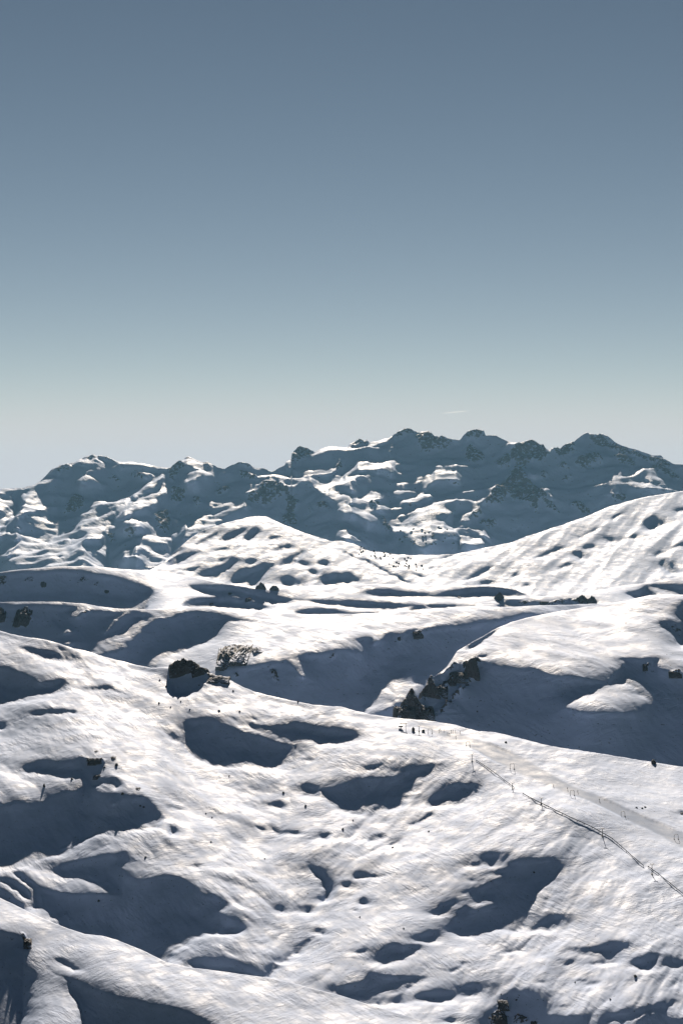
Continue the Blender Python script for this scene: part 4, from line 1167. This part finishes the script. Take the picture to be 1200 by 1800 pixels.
# top station
g = ground("L4", 708, 1281); k = g.y / F
e = empty("lift_station", g, "dark gantry and cabin of the lift's top station, leftmost of the lift buildings", "lift station")
for (x, nm) in ((2.2, "column"), (-1.6, "column")):
    V, Fc = tube_data([(x, 0, -0.5), (x, 0, 4.3)], 0.17, 8); mesh_ob(nm, V, Fc, M_steel, e, True)
V, Fc = box_data(-2.2, 3.0, -0.5, 0.5, 4.1, 4.6); mesh_ob("beam", V, Fc, M_roof, e)
V, Fc = box_data(-3.4, -0.2, -1.2, 1.2, 1.5, 2.6); mesh_ob("cabin", V, Fc, M_wood, e)
V, Fc = box_data(-3.7, 0.1, -1.5, 1.5, 2.6, 2.8); mesh_ob("roof", V, Fc, M_roof, e)
V, Fc = tube_data([(-1.8, 0, -0.4), (-1.8, 0, 1.5)], 0.3, 8); mesh_ob("pedestal", V, Fc, M_conc, e)

def hut(u, v, w, h, roofh, label, mat):
    g = ground("L4", u, v); k = g.y / F; W = w * k / 2; H = h * k; Rf = roofh * k
    e = empty("lift_hut", g, label, "hut")
    V, Fc = box_data(-W, W, -W * 0.8, W * 0.8, -0.6, H); mesh_ob("wall", V, Fc, mat, e)
    o = W * 0.25
    V = [(-W - o, -W * 0.8 - o, H), (W + o, -W * 0.8 - o, H), (W + o, W * 0.8 + o, H), (-W - o, W * 0.8 + o, H), (0, -W * 0.3, H + Rf), (0, W * 0.3, H + Rf)]
    mesh_ob("roof", V, [(0, 1, 4), (1, 2, 5, 4), (2, 3, 5), (3, 0, 4, 5), (3, 2, 1, 0)], M_roof, e)
    V, Fc = box_data(-0.35, 0.35, -W * 0.8 - 0.06, -W * 0.8 - 0.003, -0.2, min(H * 0.85, 1.9)); mesh_ob("door", V, Fc, M_wood, e)
hut(726, 1285, 5, 3.5, 4.0, "small pointed-roof hut between the station and the first pylon", M_wood)
hut(743.5, 1286, 5, 3, 1.0, "small dark box hut right of the first pylon", M_dark)

# ---- skiers
def person_mesh():
    J = {'pel': (0, 0, .92, .15), 'chest': (0, -.03, 1.28, .17), 'neck': (0, -.03, 1.47, .07), 'head': (0, -.05, 1.60, .11), 'crown': (0, -.04, 1.70, .085),
         'shl': (-.20, -.03, 1.40, .075), 'ell': (-.30, -.06, 1.13, .055), 'hal': (-.30, -.28, .98, .045), 'shr': (.20, -.03, 1.40, .075), 'elr': (.30, -.06, 1.13, .055), 'har': (.30, -.28, .98, .045),
         'hil': (-.10, 0, .86, .115), 'knl': (-.13, -.10, .48, .08), 'anl': (-.13, .02, .10, .06), 'tol': (-.13, -.17, .05, .05), 'hir': (.10, 0, .86, .115), 'knr': (.13, -.10, .48, .08), 'anr': (.13, .02, .10, .06), 'tor': (.13, -.17, .05, .05)}
    E = [('pel', 'chest'), ('chest', 'neck'), ('neck', 'head'), ('head', 'crown'), ('chest', 'shl'), ('shl', 'ell'), ('ell', 'hal'), ('chest', 'shr'), ('shr', 'elr'), ('elr', 'har'),
         ('pel', 'hil'), ('hil', 'knl'), ('knl', 'anl'), ('anl', 'tol'), ('pel', 'hir'), ('hir', 'knr'), ('knr', 'anr'), ('anr', 'tor')]
    ks = list(J)
    me = bpy.data.meshes.new("skier_body"); me.from_pydata([J[k][:3] for k in ks], [(ks.index(a), ks.index(b)) for a, b in E], []); me.update()
    tmp = bpy.data.objects.new("tmp_body", me); COL.objects.link(tmp)
    tmp.modifiers.new("skin", 'SKIN')
    sv = me.skin_vertices[0].data if me.skin_vertices else None
    if sv is None:
        bpy.context.view_layer.objects.active = tmp; bpy.ops.mesh.customdata_skin_add(); sv = me.skin_vertices[0].data
    for i, k in enumerate(ks):
        r = J[k][3]; sv[i].radius = (r, r)
    sv[0].use_root = True
    sb = tmp.modifiers.new("sub", 'SUBSURF'); sb.levels = 1; sb.render_levels = 1
    dg = bpy.context.evaluated_depsgraph_get()
    out = bpy.data.meshes.new_from_object(tmp.evaluated_get(dg)); out.name = "skier_body"
    bpy.data.objects.remove(tmp)
    out.shade_smooth(); out.materials.clear()
    return out
BODY = person_mesh()
BODIES = []
for m in JACKETS:
    b_ = BODY.copy(); b_.materials.append(m); BODIES.append(b_)
def lump(c, r, n=8):
    V, Fc = [], []
    for i in range(5):
        t = math.pi * (i + 0.5) / 5
        for k in range(n):
            a = 2 * math.pi * k / n
            V.append((c[0] + r * math.sin(t) * math.cos(a), c[1] + r * math.sin(t) * math.sin(a), c[2] + r * math.cos(t)))
    for i in range(4):
        for k in range(n): Fc.append((i * n + k, (i + 1) * n + k, (i + 1) * n + (k + 1) % n, i * n + (k + 1) % n))
    Fc.append(tuple(range(n))); Fc.append(tuple(range(5 * n - 1, 4 * n - 1, -1)))
    return V, Fc
_first = {}
def skier(u, v, label, group, i, rz):
    g = ground("L4", u, v)
    e = empty("person", g, label, "person", group); e.rotation_euler = (0, 0, rz)
    b = bpy.data.objects.new("body", BODIES[i % len(BODIES)]); COL.objects.link(b); b.parent = e
    if not _first:
        for nm, (V, Fc), m in (("helmet", lump((0, -.04, 1.68), .135), M_dark), ("ski", box_data(-.175, -.085, -.95, .75, 0, .03), M_ski), ("ski2", box_data(.085, .175, -.95, .75, 0, .03), M_ski),
                               ("pole", tube_data([(-.34, -.30, 1.02), (-.42, -.05, .02)], .014, 5), M_steel), ("pole2", tube_data([(.34, -.30, 1.02), (.42, -.05, .02)], .014, 5), M_steel)):
            me = bpy.data.meshes.new(nm); me.from_pydata([tuple(x) for x in V], [], Fc); me.materials.append(m); _first[nm] = me
    for nm, me in _first.items():
        o = bpy.data.objects.new(nm.rstrip('2'), me); COL.objects.link(o); o.parent = e
for i, (u, v) in enumerate([(771, 1285.5), (773.5, 1284), (779.5, 1285), (786, 1291), (789.5, 1292), (792.5, 1286.5), (795.5, 1286.5), (799.5, 1286.5), (808, 1289)]):
    skier(u, v, "tiny dark skier, " + ("leftmost", "second from left", "third from left", "fourth from left, standing lower", "fifth from left", "sixth from left", "third from right", "second from right", "rightmost")[i] + " in the cluster atop the piste", "skiers gathered at the top of the piste", i, 0.7 * i)
skier(800.5, 1297, "skier standing lowest, just below the cluster at the top of the piste", "skiers on the piste", 1, 0.5)
skier(972, 1383, "skier at the piste edge just above the third portal frame", "skiers on the piste", 0, 1.0)
skier(1014.5, 1393, "skier just right of the third portal frame", "skiers on the piste", 3, 2.0)
skier(1052.5, 1408, "lowest skier on the piste, right of the third portal frame", "skiers on the piste", 1, 0.2)
skier(996.5, 1388, "skier just left of the third portal frame at the piste edge", "skiers on the piste", 2, 0.2)

# ---- contrail high in the sky
def contrail():
    D = 60000.0
    a = Vector(((776 - CU) / F * D, D, CAM_Z + (CV - 726.5) / F * D)); b = Vector(((822 - CU) / F * D, D, CAM_Z + (CV - 722.5) / F * D))
    pts = [a.lerp(b, i / 12) for i in range(13)]
    V, Fc = tube_data(pts, [3 + 16 * math.sin(math.pi * (i + .3) / 13) ** 0.8 for i in range(13)], 8)
    m, n, l, bs = new_mat("ice_vapour")
    n.remove(bs)
    tr = n.new('ShaderNodeBsdfTransparent'); tl = n.new('ShaderNodeBsdfTranslucent'); tl.inputs['Color'].default_value = (0.9, 0.9, 0.9, 1)
    mx = n.new('ShaderNodeMixShader'); mx.inputs[0].default_value = 0.035
    l.new(tr.outputs[0], mx.inputs[1]); l.new(tl.outputs[0], mx.inputs[2]); l.new(mx.outputs[0], n['Material Output'].inputs['Surface'])
    o = mesh_ob("contrail", V, Fc, m, None, True)
    o["kind"] = "stuff"; tag(o, "faint short white vapour trail in the sky above the mountains", "contrail")
contrail()

# ------------------------------------------------------------------ haze
def make_haze():
    bpy.context.view_layer.update()
    lo = [1e9] * 3; hi = [-1e9] * 3
    for o in list(COL.objects):
        if o.type == 'MESH' and o.name != 'contrail':
            n = len(o.data.vertices); a = np.empty(n * 3, np.float32); o.data.vertices.foreach_get('co', a); a = a.reshape(-1, 3)
            mw = np.array(o.matrix_world); a = a @ mw[:3, :3].T + mw[:3, 3]
            for k in range(3):
                lo[k] = min(lo[k], float(a[:, k].min())); hi[k] = max(hi[k], float(a[:, k].max()))
    x0, x1, y0, y1, z0, z1 = lo[0] - 30, hi[0] + 30, min(lo[1], 0) - 60, hi[1] + 30, lo[2] - 1, hi[2] + 15
    bm = bmesh.new()
    bmesh.ops.create_cube(bm, size=1.0)
    for v in bm.verts:
        v.co = Vector((x0 if v.co.x < 0 else x1, y0 if v.co.y < 0 else y1, z0 if v.co.z < 0 else z1))
    me = bpy.data.meshes.new("haze"); bm.to_mesh(me); bm.free()
    m = bpy.data.materials.new("mountain_air"); m.use_nodes = True
    n, l = m.node_tree.nodes, m.node_tree.links
    n.remove(n['Principled BSDF'])
    pv = n.new('ShaderNodeVolumePrincipled')
    pv.inputs['Color'].default_value = (0.30, 0.64, 1.0, 1)
    pv.inputs['Density'].default_value = 1.15e-5
    pv.inputs['Anisotropy'].default_value = 0.0
    l.new(pv.outputs[0], n['Material Output'].inputs['Volume'])
    me.materials.append(m)
    ob = bpy.data.objects.new("haze", me); COL.objects.link(ob)
    ob["kind"] = "stuff"; ob["label"] = "thin blue mountain haze over the far ranges"; ob["category"] = "haze"
make_haze()
